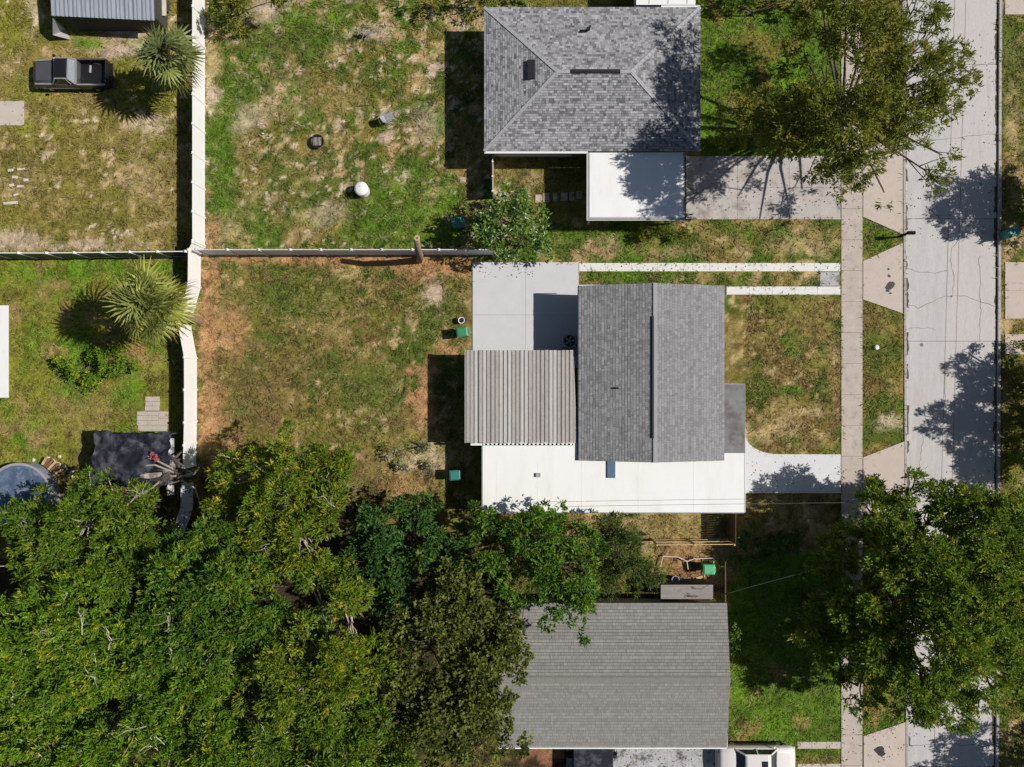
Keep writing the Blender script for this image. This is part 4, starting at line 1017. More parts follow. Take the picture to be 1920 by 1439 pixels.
# ------------------------------------------------------------------ pool
a = P(56, 924, 0)
PL = thing('above_ground_pool', 'round above ground pool with blue cover half hidden by trees at the left', 'pool', (a.x, a.y, 0))
rp = 2.05
MB().lathe((a.x, a.y, 0), [(rp, 0), (rp, 1.05), (rp - .03, 1.05), (rp - .03, 0.1)], 48, caps=False).build('wall', M['metal_blue'], PL)
MB().lathe((a.x, a.y, 1.05), [(rp - .1, .0), (rp + .06, 0), (rp + .06, .05), (rp - .1, .05), (rp - .1, 0)], 48, caps=False).build('rim', M['grey_trim'], PL)
b = MB(); nr, na = 14, 48
for i in range(nr + 1):
    for k in range(na):
        t = 2 * math.pi * k / na; r = (rp - .1) * i / nr
        b.v.append((a.x + r * math.cos(t), a.y + r * math.sin(t), 1.04 - .04 * (1 - (i / nr) ** 2) + random.gauss(0, .006) * (i < nr)))
for i in range(nr):
    for k in range(na): b.f.append((i * na + k, (i + 1) * na + k, (i + 1) * na + (k + 1) % na, i * na + (k + 1) % na))
b.build('cover', M['pool'], PL, smooth=True)
DK = thing('pool_deck', 'brown curved timber deck beside the round pool', 'deck', tuple(P(112, 880)))
for k in range(9):
    t = 1.02 - k * .075
    u = Vector((math.cos(t), math.sin(t), 0)); c0 = Vector((a.x, a.y, .55))
    MB().beam(c0 + u * (rp + .22), c0 + u * (rp + .75 + .25 * math.sin(k * .35)), .135, .06).build('plank', M['wood_brown'] if k % 3 else M['wood'], DK)
for k, (x, y, s) in enumerate(((90, 861, .17), (100, 864, .14), (108, 869, .12), (114, 871, .11), (121, 875, .13), (126, 880, .1), (136, 885, .13), (64, 863, .13), (112, 856, .12), (137, 894, .12))):
    c = P(x, y); b = MB()
    b.lathe((c.x, c.y, -.02), [(s * .8, 0), (s, s * .35), (s * .85, s * .8), (s * .3, s * 1.05)], 7)
    b.v = [(v[0] + random.gauss(0, s * .12), v[1] + random.gauss(0, s * .12), v[2]) for v in b.v]
    props(b.build('stone', M['stone']), 'pale edging stone by the pool deck, %s' % ('largest one starting the row', 'second in the row', 'third in the row', 'fourth in the row', 'fifth in the row', 'sixth in the row', 'right of the row and apart', 'left of the row on the pool side', 'above the row in the grass', 'lower right under leaves')[k], 'stone', 'edging stones by the pool')

# ------------------------------------------------------------------ vehicles
def body_ring(x, w_, zb, zt):
    half = [(0, zb), (w_ * .9, zb), (w_, zb + .16), (w_ * 1.0, (zb + zt) / 2 + .06), (w_ * .975, zt - .1), (w_ * .92, zt - .02), (w_ * .55, zt + .02), (0, zt + .035)]
    r = [(x, y, z) for (y, z) in half] + [(x, -y, z) for (y, z) in half[-2:0:-1]]
    return r
def wheel(parent, x, y, r, wd):
    t = MB().lathe((x, y - wd / 2, r), [(r * .6, 0), (r * .95, 0), (r, .03), (r, wd - .03), (r * .95, wd), (r * .6, wd)], 22, 'y').build('wheel', M['rubber'], parent, local=True)
    MB().lathe((x, y - wd / 2 - .004, r), [(r * .2, .01), (r * .58, 0), (r * .6, .02), (r * .6, wd + .0), (r * .2, wd + .008)], 18, 'y').build('rim', M['steel'], t, local=True)
def cabin(parent, xf_b, xf_t, xr_t, xr_b, wb, wt, zb, zt, roof_m, pillar_m, mids=(), rearm=None):
    B = lambda x, s: Vector((x, s * wb, zb)); T = lambda x, s: Vector((x, s * wt, zt))
    b = MB(); nu, nv = 8, 8
    for i in range(nu + 1):
        for j in range(nv + 1):
            u, v = i / nu, j / nv * 2 - 1
            b.v.append((xf_t + (xr_t - xf_t) * u, v * (wt + .01), zt + .05 * (1 - v * v) * (1 - .5 * (2 * u - 1) ** 2) + .004))
    for i in range(nu):
        for j in range(nv): q = i * (nv + 1) + j; b.f.append((q, q + 1, q + nv + 2, q + nv + 1))
    o = b.build('roof', roof_m, parent, smooth=True, local=True); so = o.modifiers.new('s', 'SOLIDIFY'); so.thickness = .03
    MB().quad(B(xf_b, -1), B(xf_b, 1), T(xf_t, 1), T(xf_t, -1)).build('windscreen', M['glass'], parent, local=True)
    MB().quad(B(xr_b, 1), B(xr_b, -1), T(xr_t, -1), T(xr_t, 1)).build('rear_window', rearm or M['glass'], parent, local=True)
    for s in (-1, 1):
        xs_ = [0] + list(mids) + [1]
        for k in range(len(xs_) - 1):
            a0, a1 = xs_[k], xs_[k + 1]
            MB().quad(B(xf_b + (xr_b - xf_b) * a0, s), B(xf_b + (xr_b - xf_b) * a1, s), T(xf_t + (xr_t - xf_t) * a1, s), T(xf_t + (xr_t - xf_t) * a0, s)).build('side_window', M['glass'], parent, local=True)
        for f in [0] + list(mids) + [1]:
            MB().beam(B(xf_b + (xr_b - xf_b) * f, s), T(xf_t + (xr_t - xf_t) * f, s), .09, .07).build('pillar', pillar_m, parent, local=True)
        MB().beam(T(xf_t, s), T(xr_t, s), .07, .06).build('roof_rail', pillar_m, parent, local=True)

# pickup truck, nose to the left (-x local +x is front; rotate 180)
c = P(146, 148)
TR = thing('pickup_truck', 'dark charcoal pickup truck with open black bed parked near the shed', 'pickup truck', (c.x, c.y, 0), None, math.pi)
hw = .88
st = [(2.42, .76, .42, .74), (2.40, .82, .34, .86), (2.2, .87, .32, .97), (1.6, hw, .32, 1.03), (1.1, hw, .32, 1.07), (.9, hw, .32, 1.08), (-.5, hw, .32, 1.08), (-.55, hw, .32, 1.06)]
MB().loft([body_ring(*s) for s in st]).build('body', M['truck'], TR, smooth=True, local=True)
MB().box(1.0, -.6, 1.103, 2.1, .6, 1.112).build('hood_panel', M['truck'], TR, local=True)
for s in (-1, 1):
    MB().beam((1.05, s * .8, 1.06), (2.2, s * .76, 1.0), .1, .05).build('fender_top', M['truck_silver'], TR, local=True)
    MB().box(-2.4, s * hw, .36, -.56, s * (hw - .09), 1.05).build('bed_side', M['truck_black'], TR, local=True, bevel=.02)
    MB().box(-2.4, s * (hw - .1), 1.052, -.56, s * hw, 1.075).build('bed_rail', M['truck_silver'] if s > 0 else M['truck'], TR, local=True)
    MB().box(-2.47, s * .82, .6, -2.44, s * .66, .95).build('tail_light', M['lamp_red'], TR, local=True)
    MB().box(2.41, s * .78, .6, 2.45, s * .5, .78).build('headlight', M['lamp'], TR, local=True)
    MB().box(.78, s * .9, 1.1, .92, s * 1.08, 1.26).build('mirror', M['truck_black'], TR, local=True, bevel=.02)
    MB().box(-.5, s * (hw + .004), .5, 1.9, s * (hw + .02), .62).build('side_trim', M['truck_silver'], TR, local=True)
    for x in (1.55, -1.55): wheel(TR, x, s * .78, .34, .22)
MB().box(-2.4, -hw + .1, .5, -.56, hw - .1, .56).build('bed_floor', M['truck_black'], TR, local=True)
MB().box(-2.44, -hw, .45, -2.38, hw, 1.04).build('tailgate', M['truck_black'], TR, local=True, bevel=.015)
MB().box(2.4, -.85, .36, 2.52, .85, .54).build('front_bumper', M['steel'], TR, local=True, bevel=.03)
MB().box(-2.6, -.8, .4, -2.45, .8, .52).build('rear_bumper', M['truck_black'], TR, local=True, bevel=.02)
cabin(TR, 1.0, .55, -.28, -.5, .80, .66, 1.09, 1.60, M['truck_black'], M['truck_silver'], (.82,), rearm=mat('sky_reflection_rear_glass', (.28, .3, .34), .15, .25, 12, spec=.8))  # pale rear glass has the sky reflection painted into its base colour
MB().beam((-.54, -.78, 1.12), (-.54, .78, 1.12), .07, .09).build('cab_back_rail', M['truck_silver'], TR, local=True)
MB().tube([(-1.2, -.6, .6), (-1.2, -.1, .66)], .07, 8).build('pipe_in_bed', M['grey_trim'], TR, local=True)

# white sedan, nose to the right
c = P(1412, 1415)
CR = thing('sedan_car', 'white sedan with sunroof parked next to the plain grey house, cut by the bottom edge', 'car', (c.x, c.y, 0), None, 0)
hw = .93
st = [(-2.56, .70, .42, .72), (-2.52, .82, .34, .86), (-2.3, .89, .28, .95), (-1.7, hw, .26, .99), (-.9, hw, .26, 1.0), (1.0, hw, .26, 1.0), (1.35, hw, .27, .97), (2.0, .90, .28, .90), (2.4, .84, .32, .80), (2.56, .70, .38, .66)]
MB().loft([body_ring(*s) for s in st]).build('body', M['car_white'], CR, smooth=True, local=True)
cabin(CR, 1.25, .70, -1.0, -1.5, .84, .70, .985, 1.42, M['car_white'], M['car_white'], (.5,))
MB().box(.08, -.3, 1.476, .48, .3, 1.484).build('sunroof', M['glass'], CR, local=True)
for s in (-1, 1):
    MB().box(2.35, s * .8, .62, 2.46, s * .5, .76).build('headlight', M['lamp'], CR, local=True)
    MB().box(-2.55, s * .8, .66, -2.48, s * .5, .82).build('tail_light', M['lamp_red'], CR, local=True)
    MB().box(.95, s * .9, 1.0, 1.1, s * 1.08, 1.12).build('mirror', M['car_white'], CR, local=True, bevel=.03)
    MB().box(-1.4, s * (hw + .002), .5, 1.3, s * (hw + .02), .58).build('side_trim', M['black'], CR, local=True)
    for x in (1.55, -1.5): wheel(CR, x, s * .82, .33, .2)
MB().box(2.5, -.75, .36, 2.62, .75, .5).build('front_bumper', M['car_white'], CR, local=True, bevel=.04)
MB().box(-2.64, -.75, .36, -2.5, .75, .52).build('rear_bumper', M['car_white'], CR, local=True, bevel=.04)
# dark canopy car port item at the bottom: a dark covered trailer
a, c = P(1075, 1380, 1.3), P(1150, 1475, 1.3)
TL = thing('covered_trailer', 'dark covered trailer under the lower eave of the plain grey house', 'trailer', ((a.x + c.x) / 2, (a.y + c.y) / 2, 0))
MB().box(a.x, c.y, .45, c.x, a.y, 1.3).build('box', M['tarp'], TL, bevel=.05)
for s in (a.x - .1, c.x + .1): MB().lathe((s, (a.y + c.y) / 2 - .1, .3), [(.1, -.1), (.3, -.1), (.3, .1), (.1, .1)], 16, 'y').build('wheel', M['rubber'], TL)

# ------------------------------------------------------------------ dead tall trunk by the fence
DT = thing('sawn_tree', 'tall bare sawn tree trunk leaning at the fence between the middle yards', 'tree trunk', tuple(P(786, 489)))
p0, p1, p2, p3 = P(786, 489, -.1), P(788, 479, 2.0), P(783, 466, 4.0), P(782, 447, 5.6)
MB().tube([p0, p1, p2, p3], [.24, .2, .19, .17], 12).build('trunk', M['trunk_pale'], DT, smooth=True)
MB().lathe((p3.x, p3.y, p3.z - .02), [(.18, 0), (.18, .06), (.12, .07)], 14).build('cut_top', M['cut_wood'], DT)
MB().lathe((p3.x + .01, p3.y, p3.z + .04), [(.055, 0), (.055, .015), (.03, .016)], 10).build('rotten_heart', M['black'], DT)

# ------------------------------------------------------------------ foliage
def unit(a): return a / np.maximum(np.linalg.norm(a, axis=-1, keepdims=True), 1e-9)

def leaf_arrays(cen, out, n_per, L, W, spread, colfn, up=.35, wild=.65):
    """cen (N,3) clump centres, out (N,3) outward dirs"""
    N = len(cen)
    c = np.repeat(cen, n_per, 0); o = np.repeat(out, n_per, 0); K = len(c)
    d = unit(o * .75 + rng.normal(0, wild, (K, 3)))
    base = c + rng.normal(0, spread, (K, 3))
    ln = L * rng.uniform(.65, 1.35, (K, 1)); wd = W * rng.uniform(.7, 1.3, (K, 1))
    nrm = unit(np.array([0, 0, .7]) + o * .8 + rng.normal(0, .4, (K, 3)))
    s = unit(np.cross(d, nrm))
    tip = base + d * ln; mid = base + d * ln * .5 + np.cross(s, d) * ln * .08
    v = np.stack([base, mid + s * wd * .5, tip, mid - s * wd * .5], 1).reshape(-1, 3)
    f = np.arange(K * 4).reshape(-1, 4)
    cc = np.repeat(colfn(N), n_per, 0) * rng.uniform(.72, 1.3, (K, 1))
    return v, f, np.repeat(cc, 4, 0)

def color_fn(a, b, c=None, pc=.1):
    a, b = np.array(a), np.array(b)
    def fn(N):
        t = rng.random((N, 1)); r = a * (1 - t) + b * t
        if c is not None:
            m = rng.random(N) < pc; r[m] = np.array(c)
        return r
    return fn

def crown_clumps(lobes, sub_per=9.0, clump_per=24, keep=.88, flat=.75, low=-.25, sub_r=(.24, .44), gaps=.0):
    cs, os_, subs = [], [], []
    for (x, y, z, r) in lobes:
        n = max(4, int(sub_per * r ** 1.45))
        d = unit(rng.normal(0, 1, (n * 3, 3))); d = d[d[:, 2] > low][:n]
        rad = r * rng.uniform(.45, .92, (len(d), 1))
        pc = np.array([x, y, z]) + d * rad * np.array([1, 1, flat]) + rng.normal(0, 1, (len(d), 3)) * np.array([.15, .15, .4])
        sr = np.clip(r * rng.uniform(sub_r[0], sub_r[1], len(d)), .3, 1.0)
        hole = fbm(pc[:, 0] * 28, pc[:, 1] * 28, 34, 4242, 1)
        kp = (rng.random(len(d)) < keep) & (hole > gaps)
        for p, s, dd in zip(pc[kp], sr[kp], d[kp]):
            m = max(4, int(clump_per * s ** 1.6 / .7))
            e = unit(rng.normal(0, 1, (m * 3, 3)) + dd * .5); e = e[e[:, 2] > -.3][:m]
            cs.append(p + e * s * rng.uniform(.5, 1.05, (len(e), 1)) * np.array([1, 1, .8])); os_.append(unit(e + dd * .35)); subs.append((p, s))
    return np.concatenate(cs), np.concatenate(os_), subs

def tree(name, label, base, lobes_px, cols, leaf=(.27, .088), n_per=13, trunk_r=.22, world=False, sub_per=6.5, clump_per=22, keep=.80, twig_n=0, twig_m='bark', lmat='leaf', cat='tree', group=None, spread=.09, flat=.75, wild=.5, poke=.0, gaps=.0):
    lobes = []
    for (px_, py_, z, r) in lobes_px:
        if world: q = P(px_, py_); lobes.append((q.x, q.y, z, r))
        else: q = P(px_, py_, z); lobes.append((q.x, q.y, z, r))
    bp = P(*base)
    root = thing(name, label, cat, tuple(bp), group)
    cen, out, subs = crown_clumps(lobes, sub_per, clump_per, keep, flat, gaps=gaps)
    v, f, c = leaf_arrays(cen, out, n_per, leaf[0], leaf[1], spread, cols, wild=wild)
    zmin = min(l[2] - l[3] * .5 for l in lobes); fork = Vector((bp.x, bp.y, max(.25, zmin * .55)))
    add_mesh('crown', v, f, M[lmat], root, colors=c)
    tb = MB()
    tb.tube([bp + Vector((0, 0, -.1)), bp + Vector((.03, .02, fork.z * .5)), fork], [trunk_r * 1.35, trunk_r, trunk_r * .85], 9)
    br = MB()
    for (x, y, z, r) in lobes:
        t = Vector((x, y, z - r * .15)); mid = fork.lerp(t, .5) + Vector((random.gauss(0, .25), random.gauss(0, .25), random.uniform(-.1, .35)))
        tb.tube([fork, fork.lerp(mid, .5) + Vector((0, 0, .1)), mid, t], [trunk_r * .62, trunk_r * .5, trunk_r * .38, trunk_r * .2], 6)
        mine = [s for s in subs if (Vector(s[0]) - Vector((x, y, z))).length < r * 1.05]
        for (p, s) in random.sample(mine, max(1, int(len(mine) * .55))) if mine else []:
            a_ = t.lerp(mid, random.random() * .5); e = Vector(p) + (Vector(p) - Vector((x, y, z))) * random.uniform(-.1, .15 + poke)
            m2 = a_.lerp(e, .5) + Vector((random.gauss(0, .12), random.gauss(0, .12), random.gauss(0, .1)))
            br.tube([a_, m2, e], [trunk_r * .2, trunk_r * .13, .012], 5)
    for k in range(twig_n):
        p, s = random.choice(subs); p = Vector(p) + Vector((0, 0, s * .75)); d = Vector((random.gauss(0, 1), random.gauss(0, 1), random.uniform(.1, .45))).normalized()
        L = random.uniform(.6, 1.9); st_ = p - d * L * .35
        bend = Vector((random.gauss(0, .7), random.gauss(0, .7), .1))
        e1 = st_ + d * L * .4; e2 = e1 + (d + bend * .6).normalized() * L * .35; e3 = e2 + (d + bend * 1.6).normalized() * L * .3
        br.tube([st_, st_.lerp(e1, .5) + bend * .05, e1, e1.lerp(e2, .55) + bend * .06 * L, e2, e2.lerp(e3, .5) - bend * .04 * L, e3], [.028, .026, .023, .02, .016, .011, .006], 4)
        for j in range(random.randint(2, 5)):
            bb = st_.lerp(e1, random.uniform(.5, 1)) if j % 2 else e1.lerp(e2, random.random()); dd = (d + Vector((random.gauss(0, .9), random.gauss(0, .9), random.uniform(0, .4)))).normalized()
            b3 = Vector((random.gauss(0, .6), random.gauss(0, .6), .1))
            br.tube([bb, bb + dd * L * .2, bb + dd * L * .2 + (dd + b3).normalized() * L * .25], [.016, .012, .005], 4)
    tb.build('trunk', M['bark'], root, smooth=True)
    if br.v: br.build('branches', M[twig_m], root)['kind'] = 'stuff'
    return root

OAK = color_fn((.068, .130, .010), (.175, .295, .020), (.26, .32, .03), .14)
OAK_Y = color_fn((.10, .160, .012), (.235, .325, .022), (.37, .35, .03), .14)
OAK_B = color_fn((.080, .165, .010), (.205, .360, .020), (.35, .39, .03), .14)
OAK_G = color_fn((.055, .130, .012), (.150, .280, .022), (.27, .32, .03), .12)
OAK_D = color_fn((.11, .140, .016), (.25, .275, .03), (.31, .28, .04), .12)
OAK_S = color_fn((.09, .155, .014), (.225, .345, .026), (.34, .36, .035), .14)
BLUE = color_fn((.036, .100, .018), (.090, .200, .032), (.14, .20, .03), .1)
BRIGHT = color_fn((.055, .130, .012), (.140, .270, .022), (.20, .28, .03), .12)
FINE = color_fn((.060, .10, .02), (.12, .17, .032))
OLIVE = color_fn((.085, .112, .018), (.195, .220, .032), (.05, .07, .015), .2)
PALE = color_fn((.075, .155, .022), (.165, .275, .04), (.40, .45, .27), .15)
DARK = color_fn((.03, .055, .012), (.06, .09, .018))

# trees of the lower left mass
tree('oak_tree', 'yellow green tree whose crown reaches into the brown yard, right of the dead fronds', (560, 905),
     [(455, 895, 4.4, 1.7), (530, 850, 5.0, 1.8), (620, 880, 5.4, 2.0), (540, 930, 6.4, 2.4), (455, 970, 4.8, 1.9), (630, 960, 6.0, 2.0), (560, 1010, 6.4, 2.2), (480, 1050, 6.6, 2.0), (590, 1065, 6.0, 1.7)], OAK_Y, twig_n=5, twig_m='twig', sub_per=8.5, gaps=.17)
tree('broadleaf_tree', 'blue green leafy tree between the yellow green tree and the white flat roof', (770, 985),
     [(705, 985, 4.8, 1.8), (770, 965, 4.4, 1.5), (690, 1060, 5, 1.8), (780, 1040, 4.6, 1.6), (730, 1110, 5.0, 1.6), (800, 950, 3.8, .8), (845, 1020, 4.2, 1.3), (855, 1080, 4.6, 1.5)], BLUE, leaf=(.26, .12), n_per=11, trunk_r=.16, sub_per=11)
tree('broadleaf_tree', 'bright green tree overhanging the lower edge of the white flat roof', (1000, 1010),
     [(990, 1000, 5.6, 1.7), (925, 985, 5.0, 1.2), (1060, 1070, 5.8, 1.8), (995, 1080, 5.6, 1.8), (1065, 1145, 5.6, 1.5), (890, 975, 4.6, 1.0), (1040, 965, 4.6, 1.0), (1085, 1010, 4.8, 1.2), (930, 1050, 5.0, 1.4)], BRIGHT, leaf=(.26, .11), n_per=11, trunk_r=.17, poke=.2, sub_per=10.5)
tree('fine_leaf_tree', 'dark fine leaved round tree left of the timber fence', (1150, 1020),
     [(1160, 1040, 4.0, 1.7), (1130, 1000, 3.9, 1.2), (1190, 1075, 3.8, 1.2), (1150, 1085, 3.8, 1.3)], FINE, leaf=(.24, .065), n_per=13, trunk_r=.12, sub_per=14)
tree('round_leaf_tree', 'olive tree with round leaves covering the left end of the plain grey roof', (860, 1180),
     [(850, 1130, 5.8, 2.2), (925, 1190, 5.4, 1.9), (800, 1215, 6.6, 2.4), (900, 1280, 6.6, 2.4), (835, 1340, 6.8, 2.5), (915, 1370, 6.2, 1.9), (765, 1310, 6.4, 2.0), (880, 1075, 5.0, 1.5), (955, 1240, 5.4, 1.3), (860, 1440, 6.4, 2.2)], OLIVE, leaf=(.21, .165), n_per=9, trunk_r=.26, clump_per=24, sub_per=8)
tree('oak_tree', 'green tree overhanging the round pool and the dark tarp', (220, 980),
     [(215, 935, 5.0, 1.5), (155, 990, 6.0, 2.0), (265, 975, 5.6, 1.7), (60, 1010, 5.6, 1.8), (110, 1050, 6.6, 2.2), (230, 1050, 6.6, 2.2), (30, 1080, 6.0, 2.0), (300, 1010, 5.0, 1.2), (165, 910, 4.2, .8), (95, 948, 3.6, .9), (55, 965, 4.6, 1.2), (20, 975, 4.8, 1.0), (100, 925, 3.0, .5)], OAK, twig_n=7, twig_m='twig', sub_per=8.5, gaps=.17)
tree('oak_tree', 'large bright oak at the left edge with bare grey twigs poking out', (170, 1130),
     [(40, 1160, 8, 2.6), (150, 1140, 8.2, 2.6), (100, 1240, 8, 2.8), (215, 1210, 8, 2.6), (10, 1270, 7.6, 2.4), (-60, 1200, 7.5, 3.0)], OAK_B, twig_n=25, twig_m='twig', sub_per=8.5, gaps=.17, trunk_r=.3)
tree('oak_tree', 'oak in the middle of the lower left wood, dark gap on its right', (420, 1080),
     [(330, 1090, 7.4, 2.3), (430, 1105, 7.8, 2.4), (375, 1180, 8.4, 2.8), (490, 1170, 7.8, 2.3), (300, 1170, 7.8, 2.3), (400, 1030, 6.2, 1.6), (545, 1100, 6.4, 1.7), (560, 1160, 6.4, 1.5)], OAK_G, twig_n=12, twig_m='twig', sub_per=8.5, gaps=.17, trunk_r=.3)
tree('oak_tree', 'oak between the blue green tree and the round leaved tree', (620, 1160),
     [(600, 1130, 7.2, 2.2), (660, 1170, 7.0, 1.9), (600, 1240, 8.2, 2.7), (680, 1250, 7.0, 2.1), (525, 1270, 8.0, 2.5)], OAK_Y, twig_n=7, twig_m='twig', sub_per=8.5, gaps=.17, trunk_r=.26)
tree('oak_tree', 'bright oak at the bottom edge with tangled pale branches', (380, 1280),
     [(240, 1340, 8, 2.7), (370, 1330, 8, 2.7), (310, 1420, 8, 2.8), (180, 1420, 7.6, 2.6), (450, 1400, 7.8, 2.6), (400, 1260, 7.6, 2.2), (300, 1270, 7.6, 2.2)], OAK_B, twig_n=24, twig_m='twig', sub_per=8.5, gaps=.17, trunk_r=.3)
tree('oak_tree', 'dense green oak at the bottom edge left of the round leaved tree', (620, 1320),
     [(560, 1370, 8, 2.6), (660, 1340, 7.6, 2.3), (640, 1430, 7.6, 2.6), (725, 1410, 7, 2.1), (540, 1450, 7.6, 2.5)], OAK, twig_n=11, twig_m='twig', sub_per=8.5, gaps=.17, trunk_r=.28)
tree('oak_tree', 'bright oak in the bottom left corner with many bare twigs', (120, 1340),
     [(50, 1350, 7.6, 2.6), (120, 1420, 7.8, 2.6), (20, 1440, 7.4, 2.6), (-60, 1350, 7.4, 2.8), (130, 1340, 7.4, 1.8)], OAK_B, twig_n=24, twig_m='twig', sub_per=8.5, gaps=.17, trunk_r=.28)
# street oaks
tree('street_oak', 'large open oak above the upper driveway, its crown over the sidewalk and road', (1545, 245),
     [(1500, 235, 8.6, 1.9), (1550, 150, 9.2, 2.1), (1620, 90, 9.8, 2.3), (1700, 160, 8.8, 2.3), (1770, 215, 7.0, 1.5), (1690, 290, 7.2, 1.7), (1600, 235, 9.8, 2.5), (1440, 215, 7.6, 1.6), (1560, 330, 7.6, 1.3), (1745, 70, 7.2, 1.6), (1650, 20, 8.8, 2.0), (1740, 320, 6.0, 1.1), (1560, 50, 9.4, 1.7), (1470, 270, 8.4, 1.4), (1800, 150, 6.2, 1.0), (1390, 200, 6.4, 1.1), (1520, 290, 9.0, 1.3), (1540, -40, 9, 1.8), (1660, 360, 5.6, .8), (1590, 20, 9.6, 1.5), (1355, 240, 5.0, .9), (1790, 90, 6.4, 1.2), (1720, 10, 7.4, 1.6), (1700, 220, 8.4, 1.8), (1420, 260, 6.6, 1.2), (1640, 170, 9.6, 2.0), (1510, 100, 8.4, 1.2), (1770, 290, 6.0, 1.0)], OAK_D, twig_n=0, trunk_r=.2, keep=.82, sub_per=8.2, leaf=(.24, .075), poke=.35, clump_per=20, gaps=.2)
tree('street_oak', 'large dense oak over the lower sidewalk and road at the right', (1640, 1080),
     [(1640, 960, 4.2, 1.9), (1560, 1040, 3.4, 1.6), (1715, 1065, 6.6, 2.7), (1830, 1000, 6.4, 2.4), (1860, 1120, 6.8, 2.6), (1770, 1190, 7.2, 2.6), (1630, 1150, 5.0, 2.3), (1565, 1225, 3.8, 1.7), (1705, 1290, 6.0, 2.0), (1830, 1250, 6.2, 2.2), (1610, 1290, 4.0, 1.4), (1705, 915, 5.0, 1.1), (1900, 1050, 6.2, 2.2), (1560, 1130, 3.8, 1.7), (1900, 1200, 6.2, 1.8), (1650, 1230, 5.6, 1.8), (1525, 1180, 3.0, 1.2), (1770, 950, 5.6, 1.6), (1790, 1100, 7.4, 2.2), (1680, 1000, 5.4, 2.0), (1880, 950, 5.8, 1.6), (1760, 1310, 5.8, 1.8), (1940, 1120, 6.6, 2.2), (1900, 1290, 5.8, 1.6)], OAK_S, trunk_r=.36, keep=.93, sub_per=9.0, poke=.3, clump_per=24)
# trees across the road, mostly outside the frame, whose shade falls on the road
tree('shade_tree', 'dense round tree at the right edge shading the upper road', (1990, 392), [(1975, 385, 4.9, 2.4), (1990, 430, 4.4, 1.7), (1995, 345, 4.4, 1.7), (1955, 395, 4.6, 1.8), (1962, 400, 2.4, 1.7), (1970, 350, 2.2, 1.4)], DARK, world=True, trunk_r=.2, clump_per=20)
tree('shade_tree', 'spreading tree at the right edge shading the road below the pale driveways', (2050, 780),
     [(2010, 790, 6.0, 2.4), (2030, 700, 6.2, 2.0), (1975, 770, 5.6, 1.6), (2020, 870, 5.8, 2.0), (1960, 830, 4.2, 1.5), (1940, 720, 3.2, 1.1), (1945, 890, 3.4, 1.2), (1960, 655, 5.0, .9), (1930, 770, 5.6, 1.0), (1968, 770, 2.4, 2.0), (1968, 860, 2.4, 1.8), (1962, 690, 2.2, 1.4)], DARK, world=True, trunk_r=.26, keep=.8, clump_per=20, poke=.3)
tree('shade_tree', 'tree at the lower right corner shading the road end', (2000, 1430), [(1990, 1420, 5.0, 2.2), (1950, 1440, 4.6, 1.8), (1960, 1380, 4.4, 1.4), (1915, 1410, 4.6, 1.1), (1960, 1400, 2.2, 1.6), (1990, 1480, 5, 2)], DARK, world=True, trunk_r=.2, keep=.8, clump_per=20, poke=.3)
tree('bush', 'yellow green bush at the right edge below the road shade', (1915, 820), [(1908, 815, .7, .55), (1912, 850, .6, .5), (1900, 870, .5, .4)], OAK_Y, trunk_r=.03, clump_per=50, leaf=(.16, .07), cat='bush')
tree('bush', 'dark bush in tree shade at the right edge', (1905, 700), [(1900, 700, .8, .6), (1905, 760, .8, .7), (1900, 650, .7, .5)], OAK_D, trunk_r=.03, clump_per=50, leaf=(.16, .07), cat='bush')
# shrubs
tree('shrub', 'pale leaved shrub with whitish leaves beside the courtyard and the grey fence end', (965, 428),
     [(960, 405, 2.9, 1.25), (990, 450, 2.8, 1.15), (925, 440, 2.7, 1.1), (965, 375, 2.4, .8), (915, 410, 2.4, .8), (1005, 415, 2.3, .8), (965, 475, 2.4, .9), (1015, 470, 1.8, .6)], PALE, leaf=(.26, .11), n_per=8, trunk_r=.1, clump_per=28, lmat='leaf_gloss', cat='shrub', sub_per=17)
tree('bush', 'low green bush in the left yard below the palm shadow', (178, 682), [(165, 692, .9, 1.0), (210, 682, .9, .95), (190, 662, .8, .7), (235, 680, .6, .7), (135, 690, .6, .6), (170, 715, .4, .6)], OAK_B, leaf=(.2, .1), trunk_r=.06, clump_per=34, cat='bush')
tree('bush', 'fresh green bush against the right wall of the plain grey house', (1372, 1180), [(1384, 1190, 1.0, .75), (1384, 1220, .8, .55), (1378, 1165, .8, .55)], BRIGHT, leaf=(.2, .07), trunk_r=.05, clump_per=40, cat='bush')
tree('bush', 'leafy bush right of the boarded timber fence', (1395, 1010), [(1395, 1015, .7, .7), (1425, 1025, .6, .7), (1460, 1015, .6, .75), (1485, 1010, .5, .6)], BLUE, leaf=(.22, .11), trunk_r=.04, clump_per=36, cat='bush')
tree('hedge', 'bright green hedge along the top edge beside the hip roof house', (1410, 30), [(1335, 5, 1.1, .9), (1380, 2, 1.2, .95), (1425, 4, 1.1, .9), (1465, -2, 1.1, .9), (1500, 0, 1.0, .8), (1540, 12, .9, .6)], color_fn((.10, .18, .014), (.16, .26, .024)), leaf=(.22, .12), trunk_r=.06, clump_per=32, cat='hedge')
tree('bush', 'dark leafy bush along the top edge right of the white fence', (450, 35), [(430, 5, 2.4, 1.1), (470, -5, 2.6, 1.2), (510, 0, 2.2, .9), (408, 30, 1.2, .6), (440, 40, 1.0, .6)], OAK_D, leaf=(.24, .11), trunk_r=.08, clump_per=26, cat='bush')
tree('bush', 'dark straggly bush at the top edge left of the hip roof house', (865, 15), [(850, 0, 1.4, .7), (890, 4, 1.3, .6), (930, -6, 1.4, .7), (990, -8, 1.4, .7), (820, -10, 1.2, .6)], OAK_D, leaf=(.22, .1), trunk_r=.05, clump_per=26, cat='bush')
